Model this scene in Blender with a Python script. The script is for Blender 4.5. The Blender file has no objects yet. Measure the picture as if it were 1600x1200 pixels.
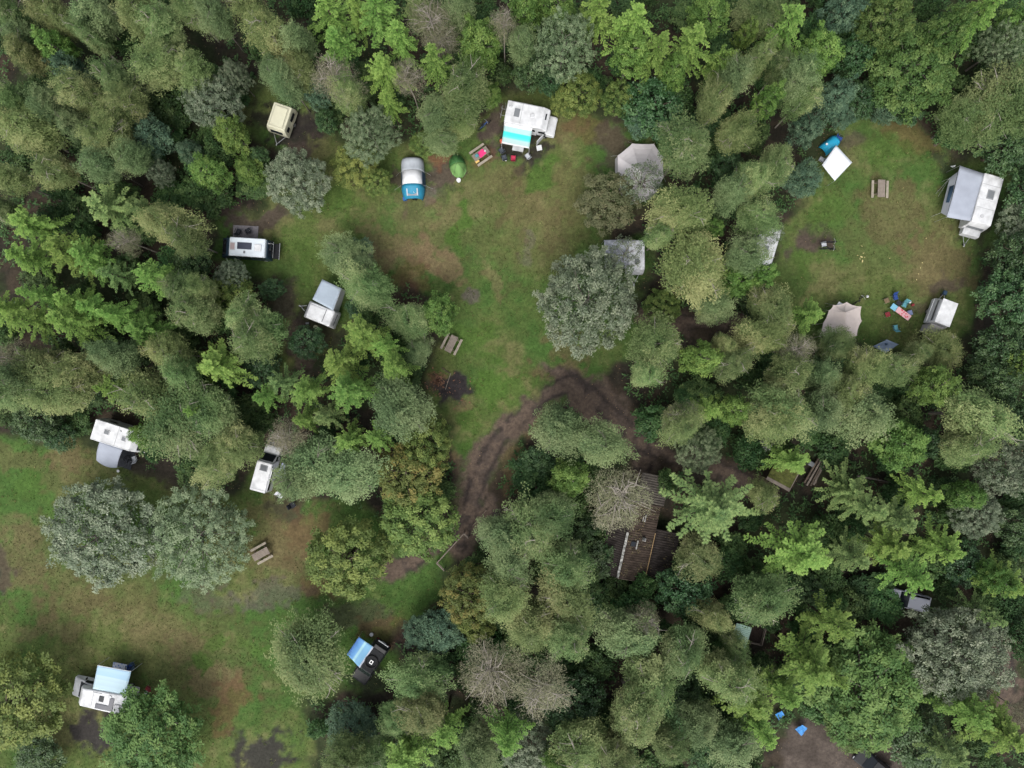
import bpy, bmesh, math, random
import numpy as np
from mathutils import Vector, Matrix

# ------------------------------------------------------------------ camera, sky, sun, exposure
scene = bpy.context.scene
COL = scene.collection
PXM = 15.0            # pixels of the 1600 px photograph per metre on the ground
CAM_H = 75.0          # height of the drone

cam_data = bpy.data.cameras.new('camera')
cam = bpy.data.objects.new('camera', cam_data)
COL.objects.link(cam)
cam.location = (0, 0, CAM_H)
cam.rotation_euler = (0, 0, 0)
cam_data.sensor_width = 36.0
cam_data.lens = 36.0 * CAM_H / (1600 / PXM)
cam_data.clip_start = 0.5
cam_data.clip_end = 8000
scene.camera = cam

SUN_EL, SUN_AZ = math.radians(56), math.radians(195)    # azimuth clockwise from image-up (north)
world = bpy.data.worlds.new('World')
scene.world = world
world.use_nodes = True
wn = world.node_tree
wn.nodes.clear()
sky = wn.nodes.new('ShaderNodeTexSky')
sky.sky_type = 'NISHITA'
sky.sun_disc = False
sky.sun_elevation = SUN_EL
sky.sun_rotation = SUN_AZ
sky.air_density = 1.0
sky.dust_density = 4.0
hs = wn.nodes.new('ShaderNodeHueSaturation')
hs.inputs['Saturation'].default_value = 0.28
bg = wn.nodes.new('ShaderNodeBackground')
bg.inputs['Strength'].default_value = 0.15
wo = wn.nodes.new('ShaderNodeOutputWorld')
wn.links.new(sky.outputs[0], hs.inputs['Color'])
wn.links.new(hs.outputs[0], bg.inputs['Color'])
wn.links.new(bg.outputs[0], wo.inputs['Surface'])

sun_data = bpy.data.lights.new('sun', 'SUN')
sun_data.energy = 1.05
sun_data.angle = math.radians(40)
sun_data.color = (1.0, 0.955, 0.88)
sun = bpy.data.objects.new('sun', sun_data)
COL.objects.link(sun)
d = Vector((math.sin(SUN_AZ) * math.cos(SUN_EL), math.cos(SUN_AZ) * math.cos(SUN_EL), math.sin(SUN_EL)))
sun.rotation_euler = d.to_track_quat('Z', 'Y').to_euler()
sun.location = d * 120

scene.view_settings.view_transform = 'Standard'
scene.view_settings.look = 'None'
scene.view_settings.gamma = 1
scene.view_settings.exposure = 0.93
scene.view_settings.use_curve_mapping = False
scene.render.engine = 'CYCLES'
scene.cycles.max_bounces = 6
scene.cycles.diffuse_bounces = 3
scene.cycles.transparent_max_bounces = 6

RNG = np.random.default_rng(7)
random.seed(7)


# ------------------------------------------------------------------ helpers
def P(px, py, z=0.0):
    """Ground-plan position whose point at height z shows at pixel (px, py) of the photograph."""
    k = (CAM_H - z) / (CAM_H * PXM)
    return ((px - 800) * k, (600 - py) * k)


def ML(n, z=0.0):
    """n photograph pixels at height z, in metres."""
    return n * (CAM_H - z) / (CAM_H * PXM)


def to_px(x, y, z=0.0):
    k = (CAM_H - z) / (CAM_H * PXM)
    return (800 + x / k, 600 - y / k)


def mat(name, col, rough=0.7, spec=0.3, metal=0.0, noise=0.0, nscale=3.0, bump=0.0, bscale=20.0):
    m = bpy.data.materials.new(name)
    m.use_nodes = True
    nt = m.node_tree
    b = nt.nodes['Principled BSDF']
    b.inputs['Roughness'].default_value = rough
    b.inputs['Specular IOR Level'].default_value = spec
    b.inputs['Metallic'].default_value = metal
    b.inputs['Base Color'].default_value = (*col, 1)
    if noise or bump:
        tc = nt.nodes.new('ShaderNodeTexCoord')
    if noise:
        n = nt.nodes.new('ShaderNodeTexNoise')
        n.inputs['Scale'].default_value = nscale
        n.inputs['Detail'].default_value = 5
        r = nt.nodes.new('ShaderNodeMapRange')
        r.inputs[1].default_value, r.inputs[2].default_value = 0.3, 0.7
        r.inputs[3].default_value, r.inputs[4].default_value = 1 - noise, 1 + noise * 0.5
        v = nt.nodes.new('ShaderNodeVectorMath')
        v.operation = 'SCALE'
        v.inputs[0].default_value = col
        nt.links.new(tc.outputs['Object'], n.inputs['Vector'])
        nt.links.new(n.outputs[0], r.inputs[0])
        nt.links.new(r.outputs[0], v.inputs['Scale'])
        nt.links.new(v.outputs[0], b.inputs['Base Color'])
    if bump:
        n2 = nt.nodes.new('ShaderNodeTexNoise')
        n2.inputs['Scale'].default_value = bscale
        bp = nt.nodes.new('ShaderNodeBump')
        bp.inputs['Strength'].default_value = bump
        bp.inputs['Distance'].default_value = 0.02
        nt.links.new(tc.outputs['Object'], n2.inputs['Vector'])
        nt.links.new(n2.outputs[0], bp.inputs['Height'])
        nt.links.new(bp.outputs[0], b.inputs['Normal'])
    return m


def obj(name, bm, material, parent=None, smooth=False, loc=None, rotz=0.0):
    """Link a bmesh as ONE mesh object."""
    bmesh.ops.recalc_face_normals(bm, faces=bm.faces)
    me = bpy.data.meshes.new(name)
    bm.to_mesh(me)
    bm.free()
    if smooth:
        me.polygons.foreach_set('use_smooth', [True] * len(me.polygons))
    me.materials.append(material)
    o = bpy.data.objects.new(name, me)
    COL.objects.link(o)
    if parent is not None:
        o.parent = parent
    if loc is not None:
        o.location = loc
    o.rotation_euler = (0, 0, rotz)
    return o


def thing(name, label, cat, loc=(0, 0, 0), rotz=0.0, group=None):
    o = bpy.data.objects.new(name, None)
    o.empty_display_size = 0.3
    COL.objects.link(o)
    o.location = loc
    o.rotation_euler = (0, 0, rotz)
    o['label'] = label
    o['category'] = cat
    if group:
        o['group'] = group
    return o


def tag(o, label, cat, group=None):
    o['label'] = label
    o['category'] = cat
    if group:
        o['group'] = group
    return o


def box(bm, c, s, rot=None, bev=0.0, seg=2):
    r = bmesh.ops.create_cube(bm, size=1.0)
    vs = r['verts']
    bmesh.ops.scale(bm, vec=s, verts=vs)
    if rot is not None:
        bmesh.ops.rotate(bm, cent=(0, 0, 0), matrix=rot, verts=vs)
    bmesh.ops.translate(bm, vec=c, verts=vs)
    if bev:
        es = list({e for v in vs for e in v.link_edges})
        bmesh.ops.bevel(bm, geom=es, offset=bev, segments=seg, affect='EDGES', profile=0.5)
    return bm


def newbox(c, s, rot=None, bev=0.0, seg=2):
    return box(bmesh.new(), c, s, rot, bev, seg)


def prism(bm, poly, lo, hi, axis='y', bev=0.0, taper=None, seg=2):
    """Extrude a 2D polygon. axis y: (x, z) profile along y; axis z: (x, y) outline along z.
    taper(z) scales y for axis y."""
    def pt(a, b, t):
        if axis == 'y':
            return (a, t * (taper(b) if taper else 1), b)
        return (a, b, t)
    v0 = [bm.verts.new(pt(a, b, lo)) for a, b in poly]
    v1 = [bm.verts.new(pt(a, b, hi)) for a, b in poly]
    n = len(poly)
    bm.faces.new(v0)
    bm.faces.new(v1[::-1])
    for i in range(n):
        bm.faces.new((v0[i], v1[i], v1[(i + 1) % n], v0[(i + 1) % n]))
    if bev:
        es = list({e for v in v0 + v1 for e in v.link_edges})
        bmesh.ops.recalc_face_normals(bm, faces=bm.faces)
        bmesh.ops.bevel(bm, geom=es, offset=bev, segments=seg, affect='EDGES', profile=0.5)
    return bm


def tube(bm, pts, r, n=6, cap=True):
    pts = [Vector(p) for p in pts]
    rs = r if isinstance(r, (list, tuple)) else [r] * len(pts)
    rings = []
    for i, p in enumerate(pts):
        a = pts[max(0, i - 1)]
        b = pts[min(len(pts) - 1, i + 1)]
        t = (b - a).normalized()
        u = t.cross(Vector((0, 0, 1)))
        if u.length < 1e-3:
            u = Vector((1, 0, 0))
        u.normalize()
        w = t.cross(u)
        rings.append([bm.verts.new(p + (u * math.cos(2 * math.pi * k / n) + w * math.sin(2 * math.pi * k / n)) * rs[i]) for k in range(n)])
    for i in range(len(rings) - 1):
        for k in range(n):
            bm.faces.new((rings[i][k], rings[i][(k + 1) % n], rings[i + 1][(k + 1) % n], rings[i + 1][k]))
    if cap:
        bm.faces.new(rings[0][::-1])
        bm.faces.new(rings[-1])
    return bm


def newtube(pts, r, n=6):
    return tube(bmesh.new(), pts, r, n)


def cyl(bm, c, r, h, axis='z', n=16, r2=None):
    r2 = r if r2 is None else r2
    A = []
    for s, rr in ((-h / 2, r), (h / 2, r2)):
        ring = []
        for k in range(n):
            ca, sa = math.cos(2 * math.pi * k / n) * rr, math.sin(2 * math.pi * k / n) * rr
            p = {'z': (ca, sa, s), 'y': (ca, s, sa), 'x': (s, ca, sa)}[axis]
            ring.append(bm.verts.new((p[0] + c[0], p[1] + c[1], p[2] + c[2])))
        A.append(ring)
    for k in range(n):
        bm.faces.new((A[0][k], A[0][(k + 1) % n], A[1][(k + 1) % n], A[1][k]))
    bm.faces.new(A[0][::-1])
    bm.faces.new(A[1])
    return bm


def sheet(bm, fn, nu, nv, t=0.012):
    """A fabric surface fn(u, v) -> (x, y, z) with a real thickness."""
    top = [[bm.verts.new(fn(i / nu, j / nv)) for j in range(nv + 1)] for i in range(nu + 1)]
    bot = [[bm.verts.new((v.co.x, v.co.y, v.co.z - t)) for v in row] for row in top]
    for i in range(nu):
        for j in range(nv):
            bm.faces.new((top[i][j], top[i + 1][j], top[i + 1][j + 1], top[i][j + 1]))
            bm.faces.new((bot[i][j], bot[i][j + 1], bot[i + 1][j + 1], bot[i + 1][j]))
    rim = [(i, 0) for i in range(nu)] + [(nu, j) for j in range(nv)] + [(i, nv) for i in range(nu, 0, -1)] + [(0, j) for j in range(nv, 0, -1)]
    for a, b in zip(rim, rim[1:] + rim[:1]):
        bm.faces.new((top[a[0]][a[1]], bot[a[0]][a[1]], bot[b[0]][b[1]], top[b[0]][b[1]]))
    return bm


# numpy value noise ---------------------------------------------------------
_NG = np.random.default_rng(99).random((256, 256))


def vnoise(x, y, scale):
    x = np.asarray(x, float) / scale + 1000.0
    y = np.asarray(y, float) / scale + 1000.0
    xi, yi = np.floor(x).astype(int), np.floor(y).astype(int)
    fx, fy = x - xi, y - yi
    fx, fy = fx * fx * (3 - 2 * fx), fy * fy * (3 - 2 * fy)
    g = lambda a, b: _NG[a % 256, b % 256]
    return (g(xi, yi) * (1 - fx) + g(xi + 1, yi) * fx) * (1 - fy) + (g(xi, yi + 1) * (1 - fx) + g(xi + 1, yi + 1) * fx) * fy


def fbm(x, y, scale, octs=4):
    s, a, t = 0, 1.0, 0
    for o in range(octs):
        s = s + a * vnoise(np.asarray(x) + 37.7 * o, np.asarray(y) - 11.3 * o, scale / 2 ** o)
        t += a
        a *= 0.55
    return s / t


def sstep(a, b, x):
    t = np.clip((x - a) / (b - a), 0, 1)
    return t * t * (3 - 2 * t)


def poly_sd(px, py, poly):
    """Signed distance in photograph pixels, positive inside."""
    px, py = np.asarray(px, float), np.asarray(py, float)
    d = np.full(px.shape, 1e9)
    ins = np.zeros(px.shape, bool)
    n = len(poly)
    for i in range(n):
        x0, y0 = poly[i]
        x1, y1 = poly[(i + 1) % n]
        ex, ey = x1 - x0, y1 - y0
        t = np.clip(((px - x0) * ex + (py - y0) * ey) / (ex * ex + ey * ey + 1e-9), 0, 1)
        d = np.minimum(d, np.hypot(px - x0 - t * ex, py - y0 - t * ey))
        c = ((y0 > py) != (y1 > py)) & (px < (x1 - x0) * (py - y0) / ((y1 - y0) + 1e-12) + x0)
        ins ^= c
    return np.where(ins, d, -d)


def line_d(px, py, pts):
    """Distance to a polyline with a width per point: returns distance minus local half width."""
    d = np.full(np.shape(px), 1e9)
    for (x0, y0, w0), (x1, y1, w1) in zip(pts[:-1], pts[1:]):
        ex, ey = x1 - x0, y1 - y0
        t = np.clip(((px - x0) * ex + (py - y0) * ey) / (ex * ex + ey * ey + 1e-9), 0, 1)
        d = np.minimum(d, np.hypot(px - x0 - t * ex, py - y0 - t * ey) - (w0 + (w1 - w0) * t))
    return d


# ------------------------------------------------------------------ the ground
CLEARINGS = [
    # main field
    [(395, 130), (470, 135), (520, 215), (620, 225), (700, 205), (745, 195), (770, 140), (880, 140), (905, 165), (965, 190), (1045, 200), (1045, 300), (985, 330),
     (940, 350), (945, 372), (1015, 370), (1020, 440), (985, 470), (1005, 520), (990, 560), (940, 600), (890, 625), (830, 650), (800, 700), (775, 760), (740, 830), (700, 890), (670, 960), (610, 1000),
     (640, 1040), (600, 1080), (540, 1080), (470, 1100), (500, 1200), (500, 1260), (-60, 1260), (-60, 660), (60, 690), (130, 690), (215, 735), (370, 770), (400, 720), (450, 760), (570, 795), (640, 850), (700, 830),
     (715, 720), (680, 650), (660, 600), (690, 520), (700, 480), (640, 440), (560, 470), (545, 520), (480, 560), (430, 600), (420, 530), (430, 440), (330, 410), (330, 350), (380, 330), (420, 320), (500, 260), (380, 215)],
    # field by the grey awning
    [(1215, 345), (1250, 320), (1270, 240), (1320, 180), (1420, 175), (1480, 240), (1580, 260), (1585, 380), (1525, 400), (1520, 520), (1440, 560), (1250, 540), (1215, 470), (1190, 440)],
]
YARD = [(1235, 1135), (1290, 1128), (1345, 1140), (1400, 1145), (1400, 1260), (1200, 1260), (1225, 1160)]
TRACKS = [
    [(718, 852, 20), (732, 800, 24), (752, 740, 27), (778, 690, 23), (815, 648, 18), (850, 615, 17), (890, 598, 24), (925, 618, 33), (960, 650, 31), (1000, 690, 17), (1050, 715, 13), (1100, 722, 16), (1150, 745, 18), (1200, 772, 12)],
    [(905, 605, 18), (875, 585, 16), (848, 566, 6)],
    [(770, 790, 12), (740, 812, 14), (715, 845, 12)],
    [(1000, 690, 20), (1008, 722, 22), (1000, 745, 18)],
    [(1000, 498, 10), (1060, 503, 14), (1130, 508, 14), (1170, 500, 10)],
    [(1570, 1020, 22), (1575, 1080, 20), (1565, 1110, 16)],
    [(600, 890, 16), (640, 880, 18), (685, 850, 14)],
]
# bare or trodden patches, and a trench bank's painted shade: centre, radii, angle, colour key, strength
MUD, DARK, WORN, TAN, GREEN, RED, GREY, SOOT_SHADE = range(8)
PATCH_COL = {MUD: (0.060, 0.045, 0.038), DARK: (0.024, 0.020, 0.019), WORN: (0.105, 0.082, 0.042), TAN: (0.150, 0.108, 0.062),
             GREEN: (0.052, 0.098, 0.020), RED: (0.115, 0.058, 0.034), GREY: (0.092, 0.076, 0.068), SOOT_SHADE: (0.030, 0.026, 0.027)}
PATCHES = [
    (250, 1010, 200, 90, 10, WORN, .3), (150, 925, 150, 60, 0, WORN, .3), (440, 830, 70, 90, 0, WORN, .6), (820, 330, 120, 110, 0, WORN, .25), (1400, 400, 120, 120, 0, WORN, .3), (60, 860, 80, 60, 0, WORN, .3),
    (470, 205, 45, 50, 20, DARK, .9), (440, 190, 60, 30, 20, DARK, .8), (480, 240, 25, 25, 0, MUD, .8),
    (400, 345, 60, 22, -10, MUD, .9), (350, 330, 30, 20, 0, MUD, .8),
    (450, 480, 25, 45, -10, MUD, .8), (465, 540, 28, 45, 0, MUD, .9), (500, 510, 45, 22, 30, DARK, .7),
    (690, 275, 26, 45, 0, MUD, .9), (690, 240, 30, 15, -15, RED, .85), (630, 290, 12, 40, 0, MUD, .8), (672, 305, 20, 22, 0, GREY, .7),
    (815, 225, 48, 40, 15, DARK, .9), (775, 205, 20, 45, 10, MUD, .9), (750, 245, 30, 14, -20, RED, .5), (870, 200, 40, 26, 0, WORN, .6),
    (930, 205, 55, 24, 20, RED, .4), (955, 230, 30, 50, 10, MUD, .7),
    (640, 330, 60, 35, 10, TAN, .35), (625, 385, 70, 26, 20, TAN, .5), (680, 410, 60, 20, 28, TAN, .75), (640, 430, 40, 26, 0, RED, .4), (610, 400, 40, 20, 20, TAN, .5),
    (735, 465, 16, 20, -20, GREY, .8), (770, 430, 12, 40, -25, TAN, .4), (690, 360, 25, 60, 10, TAN, .3),
    (830, 395, 14, 24, -20, GREY, .4), (822, 372, 10, 10, 0, GREY, .5), (830, 330, 50, 60, 0, WORN, .5), (780, 270, 40, 30, 0, WORN, .4), (900, 300, 40, 60, 0, WORN, .35),
    (720, 350, 14, 50, 8, GREEN, .9), (850, 270, 30, 26, -30, GREEN, .85), (770, 600, 30, 45, 0, GREEN, .9), (740, 530, 40, 30, 0, GREEN, .7), (800, 610, 40, 34, -20, GREEN, .7), (730, 670, 26, 40, 10, GREEN, .6),
    (540, 320, 50, 30, 0, GREEN, .5), (470, 360, 30, 50, 0, GREEN, .5), (475, 430, 26, 30, 0, GREEN, .4), (700, 300, 18, 20, 0, GREEN, .4),
    (690, 598, 24, 18, 0, RED, .7), (711, 609, 36, 31, 14, SOOT_SHADE, 1.0), (728, 640, 20, 12, 10, TAN, .5), (675, 610, 14, 14, 0, MUD, .7),
    (712, 720, 12, 30, 5, TAN, .55), (715, 745, 16, 40, 0, MUD, .6), (830, 660, 30, 30, 0, WORN, .7), (805, 730, 25, 40, 15, WORN, .7), (890, 590, 60, 26, 20, WORN, .8), (880, 540, 50, 26, 20, WORN, .6),
    (450, 790, 40, 30, 0, DARK, .6), (445, 850, 40, 50, 10, WORN, .6), (470, 830, 30, 50, 0, RED, .3), (430, 930, 80, 28, -5, GREY, .5), (330, 935, 80, 22, 10, GREY, .35), (500, 920, 40, 30, 0, RED, .5),
    (560, 960, 60, 30, 0, MUD, .5), (600, 985, 40, 25, 0, RED, .4), (640, 1000, 30, 30, 0, DARK, .5), (575, 1060, 40, 20, 0, DARK, .7),
    (140, 1140, 45, 38, 0, SOOT_SHADE, .95), (180, 1110, 50, 25, 10, DARK, .7), (410, 1180, 55, 42, 0, SOOT_SHADE, .9), (0, 890, 22, 50, 0, SOOT_SHADE, .8), (30, 880, 40, 60, 0, TAN, .25),
    (330, 1060, 50, 40, 0, TAN, .55), (360, 1100, 30, 50, 0, RED, .5), (300, 1010, 50, 30, 0, TAN, .3), (260, 990, 60, 30, 0, TAN, .25), (80, 985, 60, 20, 0, TAN, .35), (120, 940, 60, 30, 0, WORN, .4),
    (325, 1035, 22, 18, -30, GREEN, .9), (345, 1005, 24, 14, -20, GREEN, .7), (170, 1000, 40, 40, 0, GREEN, .4), (40, 760, 40, 26, 20, GREEN, .5), (75, 790, 20, 20, 0, GREEN, .4), (20, 720, 60, 26, 10, WORN, .45), (400, 1010, 30, 14, 0, GREEN, .5),
    (110, 720, 40, 30, 10, WORN, .7), (90, 760, 30, 40, 0, WORN, .4), (290, 740, 90, 26, 10, DARK, .45), (250, 735, 40, 20, 0, MUD, .5), (20, 830, 40, 26, 0, TAN, .25),
    (1265, 370, 34, 24, 10, MUD, .95), (1230, 395, 16, 26, -10, MUD, .8), (1330, 225, 20, 16, 0, MUD, .6), (1420, 215, 50, 24, 20, RED, .45), (1400, 330, 60, 60, 0, WORN, .5), (1450, 420, 60, 60, 0, WORN, .6), (1470, 445, 30, 14, 0, MUD, .7), (1430, 480, 20, 14, 0, MUD, .5),
    (1390, 240, 40, 24, 0, GREEN, .5), (1290, 330, 40, 30, 0, GREEN, .5), (1255, 400, 30, 30, 0, GREEN, .5), (1370, 460, 60, 40, 0, GREEN, .3), (1355, 500, 30, 30, 0, GREEN, .35), (1460, 540, 40, 20, 0, DARK, .6), (1530, 330, 40, 60, 0, DARK, .6), (1480, 255, 30, 20, 20, DARK, .6),
    (1085, 497, 42, 5, 3, SOOT_SHADE, .9), (725, 830, 10, 26, 30, SOOT_SHADE, .8), (770, 808, 26, 12, -25, SOOT_SHADE, .8), (1010, 715, 26, 22, 0, SOOT_SHADE, .8), (1130, 735, 40, 12, 25, SOOT_SHADE, .6),  # first strip: shade of the trench bank, painted into the ground colour
]


def ground_layers(x, y):
    """Colour of the ground at plan position (numpy arrays), and masks of grass, track, yard."""
    px, py = 800 + x * PXM, 600 - y * PXM
    wx = (fbm(x + 50, y, 2.2, 4) - .5) * 46
    wy = (fbm(x, y - 70, 2.2, 4) - .5) * 46
    qx, qy = px + wx, py + wy
    n1 = fbm(x, y, 5.0, 4)
    n2 = fbm(x + 200, y + 90, 1.3, 4)
    n3 = fbm(x - 300, y + 40, 11.0, 3)
    n4 = fbm(x + 77, y - 140, 0.62, 2)
    sd = np.maximum.reduce([poly_sd(qx, qy, c) for c in CLEARINGS])
    grass = sstep(-9, 14, sd)
    g1, g2, g3 = np.array((0.042, 0.083, 0.020)), np.array((0.070, 0.092, 0.028)), np.array((0.112, 0.096, 0.048))
    n5 = fbm(x + 13, y - 55, .8, 4)
    a = sstep(.34, .66, n1 * .55 + n3 * .45)[..., None]
    b = sstep(.52, .70, n2 * .35 + n1 * .50 + n4 * .15)[..., None]
    a = np.clip(a + (n5[..., None] - .5) * 1.0, 0, 1)
    g = g1 * (1 - a) + g2 * a
    g = g * (1 - .55 * b) + g3 * .55 * b
    f1, f2, f3 = np.array((0.022, 0.020, 0.015)), np.array((0.036, 0.028, 0.020)), np.array((0.020, 0.032, 0.012))
    c = sstep(.35, .65, n2)[..., None]
    e = sstep(.48, .62, n1)[..., None]
    f = f1 * (1 - c) + f2 * c
    f = f * (1 - .75 * e) + f3 * .75 * e
    col = f * (1 - grass[..., None]) + g * grass[..., None]
    for cx, cy, rx, ry, ang, key, s in PATCHES:
        t = math.radians(ang)
        dx, dy = qx - cx, qy - cy
        u = (dx * math.cos(t) + dy * math.sin(t)) / rx
        v = (-dx * math.sin(t) + dy * math.cos(t)) / ry
        r = np.hypot(u, v) + (n2 - .5) * .9 + (n4 - .5) * .9
        w = (s * (1 - sstep(.60, 1.05, r)))[..., None]
        col = col * (1 - w) + np.array(PATCH_COL[key]) * w
    track = np.zeros_like(px)
    rut = np.zeros_like(px)
    for pts in TRACKS:
        dd = line_d(px + wx * .45, py + wy * .45, pts)
        d0 = line_d(px + wx * .12, py + wy * .12, [(a, b, 0) for a, b, _ in pts])
        rut = np.maximum(rut, np.exp(-((d0 - 11) / 3.6) ** 2))
        track = np.maximum(track, 1 - sstep(-8, 6, dd + (n2 - .5) * 20 + (n4 - .5) * 16))
    t1, t2 = np.array((0.092, 0.069, 0.054)), np.array((0.036, 0.029, 0.026))
    ruts = np.clip(rut * sstep(.34, .56, n2) * 1.0 + .6 * sstep(.50, .62, n4 * .5 + n2 * .5), 0, 1)[..., None]
    tc = t1 * (1 - ruts) + t2 * ruts
    col = col * (1 - track[..., None]) + tc * track[..., None]
    yard = sstep(-8, 8, poly_sd(qx, qy, YARD))
    yc = np.array((0.064, 0.052, 0.044)) * (0.75 + .5 * n2[..., None])
    col = col * (1 - yard[..., None]) + yc * yard[..., None]
    col = col * (0.60 + .40 * n2[..., None] + .40 * n4[..., None])
    return col * .98, grass, track, yard


def build_ground():
    inner_x = np.arange(-58, 58.01, 0.2)
    inner_y = np.arange(-45, 45.01, 0.2)
    out = np.array([2, 5, 10, 20, 40, 80, 160, 320, 640, 1300, 2600.])
    X = np.concatenate([-58 - out[::-1], inner_x, inner_x[-1] + out])
    Y = np.concatenate([-45 - out[::-1], inner_y, inner_y[-1] + out])
    gx, gy = np.meshgrid(X, Y)
    col, grass, track, yard = ground_layers(gx, gy)
    z = (fbm(gx, gy, 6, 3) - .5) * .10 + (fbm(gx + 9, gy, .9, 2) - .5) * .04 - .03
    z -= track * (.05 * sstep(.45, .7, fbm(gx * .8 + gy * 2.0, gy * .35 - gx * .3, 1.6, 4)))
    nx, ny = len(X), len(Y)
    idx = np.arange(nx * ny).reshape(ny, nx)
    quads = np.stack([idx[:-1, :-1], idx[:-1, 1:], idx[1:, 1:], idx[1:, :-1]], -1).reshape(-1, 4)
    fm = lambda a: (a[:-1, :-1] + a[1:, 1:]).reshape(-1) / 2
    cls = np.where(fm(track) > .5, 2, np.where(fm(yard) > .5, 3, np.where(fm(grass) > .5, 1, 0)))
    verts = np.stack([gx, gy, z], -1).reshape(-1, 3)
    vcol = np.concatenate([col.reshape(-1, 3), np.ones((nx * ny, 1))], 1)

    m = bpy.data.materials.new('earth_and_turf')
    m.use_nodes = True
    nt = m.node_tree
    b = nt.nodes['Principled BSDF']
    b.inputs['Roughness'].default_value = .95
    b.inputs['Specular IOR Level'].default_value = .12
    at = nt.nodes.new('ShaderNodeAttribute')
    at.attribute_name = 'earth_colour'
    tc = nt.nodes.new('ShaderNodeTexCoord')
    n1 = nt.nodes.new('ShaderNodeTexNoise')
    n1.inputs['Scale'].default_value = 3.2
    n1.inputs['Detail'].default_value = 8
    n1.inputs['Roughness'].default_value = .72
    r1 = nt.nodes.new('ShaderNodeMapRange')
    r1.inputs[1].default_value, r1.inputs[2].default_value = .28, .72
    r1.inputs[3].default_value, r1.inputs[4].default_value = .62, 1.42
    vm = nt.nodes.new('ShaderNodeVectorMath')
    vm.operation = 'SCALE'
    bp = nt.nodes.new('ShaderNodeBump')
    bp.inputs['Strength'].default_value = .6
    bp.inputs['Distance'].default_value = .08
    nt.links.new(tc.outputs['Object'], n1.inputs['Vector'])
    nt.links.new(n1.outputs[0], r1.inputs[0])
    nt.links.new(at.outputs['Color'], vm.inputs[0])
    nt.links.new(r1.outputs[0], vm.inputs['Scale'])
    nt.links.new(vm.outputs[0], b.inputs['Base Color'])
    nt.links.new(n1.outputs[0], bp.inputs['Height'])
    nt.links.new(bp.outputs[0], b.inputs['Normal'])
    for k, name in ((0, 'forest_floor'), (1, 'ground'), (2, 'dirt_track'), (3, 'gravel_yard')):
        q = quads[cls == k]
        used, inv = np.unique(q, return_inverse=True)
        me = bpy.data.meshes.new(name)
        me.from_pydata(verts[used].tolist(), [], inv.reshape(-1, 4).tolist())
        a = me.attributes.new('earth_colour', 'FLOAT_COLOR', 'POINT')
        a.data.foreach_set('color', vcol[used].astype(np.float32).reshape(-1))
        me.polygons.foreach_set('use_smooth', [True] * len(me.polygons))
        me.materials.append(m)
        o = bpy.data.objects.new(name, me)
        COL.objects.link(o)
        o['kind'] = 'structure'


build_ground()

# ------------------------------------------------------------------ foliage
def leaf_material(name, cols, transl=0.22, rough=0.6, spec=0.25, hue=0.03, val=0.35):
    """Leaf colour runs along a ramp by the leaf's own number; each tree shifts a little."""
    m = bpy.data.materials.new(name)
    m.use_nodes = True
    nt = m.node_tree
    b = nt.nodes['Principled BSDF']
    out = nt.nodes['Material Output']
    b.inputs['Roughness'].default_value = rough
    b.inputs['Specular IOR Level'].default_value = spec
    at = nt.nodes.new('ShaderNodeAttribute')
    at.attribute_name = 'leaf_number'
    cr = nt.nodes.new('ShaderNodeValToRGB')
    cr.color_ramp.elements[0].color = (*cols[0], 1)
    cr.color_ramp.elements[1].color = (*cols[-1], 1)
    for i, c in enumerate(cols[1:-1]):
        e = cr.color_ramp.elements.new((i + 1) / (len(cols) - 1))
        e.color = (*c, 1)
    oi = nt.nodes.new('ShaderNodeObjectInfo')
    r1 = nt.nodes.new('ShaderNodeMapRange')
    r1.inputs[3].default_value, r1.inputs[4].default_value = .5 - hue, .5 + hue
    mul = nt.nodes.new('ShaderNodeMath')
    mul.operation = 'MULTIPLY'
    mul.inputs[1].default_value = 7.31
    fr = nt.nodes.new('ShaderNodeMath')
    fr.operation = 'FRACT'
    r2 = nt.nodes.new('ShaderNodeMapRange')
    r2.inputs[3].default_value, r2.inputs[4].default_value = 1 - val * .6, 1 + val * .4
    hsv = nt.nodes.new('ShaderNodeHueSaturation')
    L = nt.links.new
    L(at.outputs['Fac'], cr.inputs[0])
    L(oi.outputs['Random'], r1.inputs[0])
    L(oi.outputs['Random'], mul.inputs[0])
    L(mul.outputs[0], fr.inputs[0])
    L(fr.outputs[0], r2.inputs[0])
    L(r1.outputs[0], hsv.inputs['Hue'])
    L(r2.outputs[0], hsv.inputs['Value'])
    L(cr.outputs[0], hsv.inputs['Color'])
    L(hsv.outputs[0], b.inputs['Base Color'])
    if transl:
        tr = nt.nodes.new('ShaderNodeBsdfTranslucent')
        L(hsv.outputs[0], tr.inputs['Color'])
        mx = nt.nodes.new('ShaderNodeMixShader')
        mx.inputs[0].default_value = transl
        L(b.outputs[0], mx.inputs[1])
        L(tr.outputs[0], mx.inputs[2])
        L(mx.outputs[0], out.inputs['Surface'])
    return m


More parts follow.
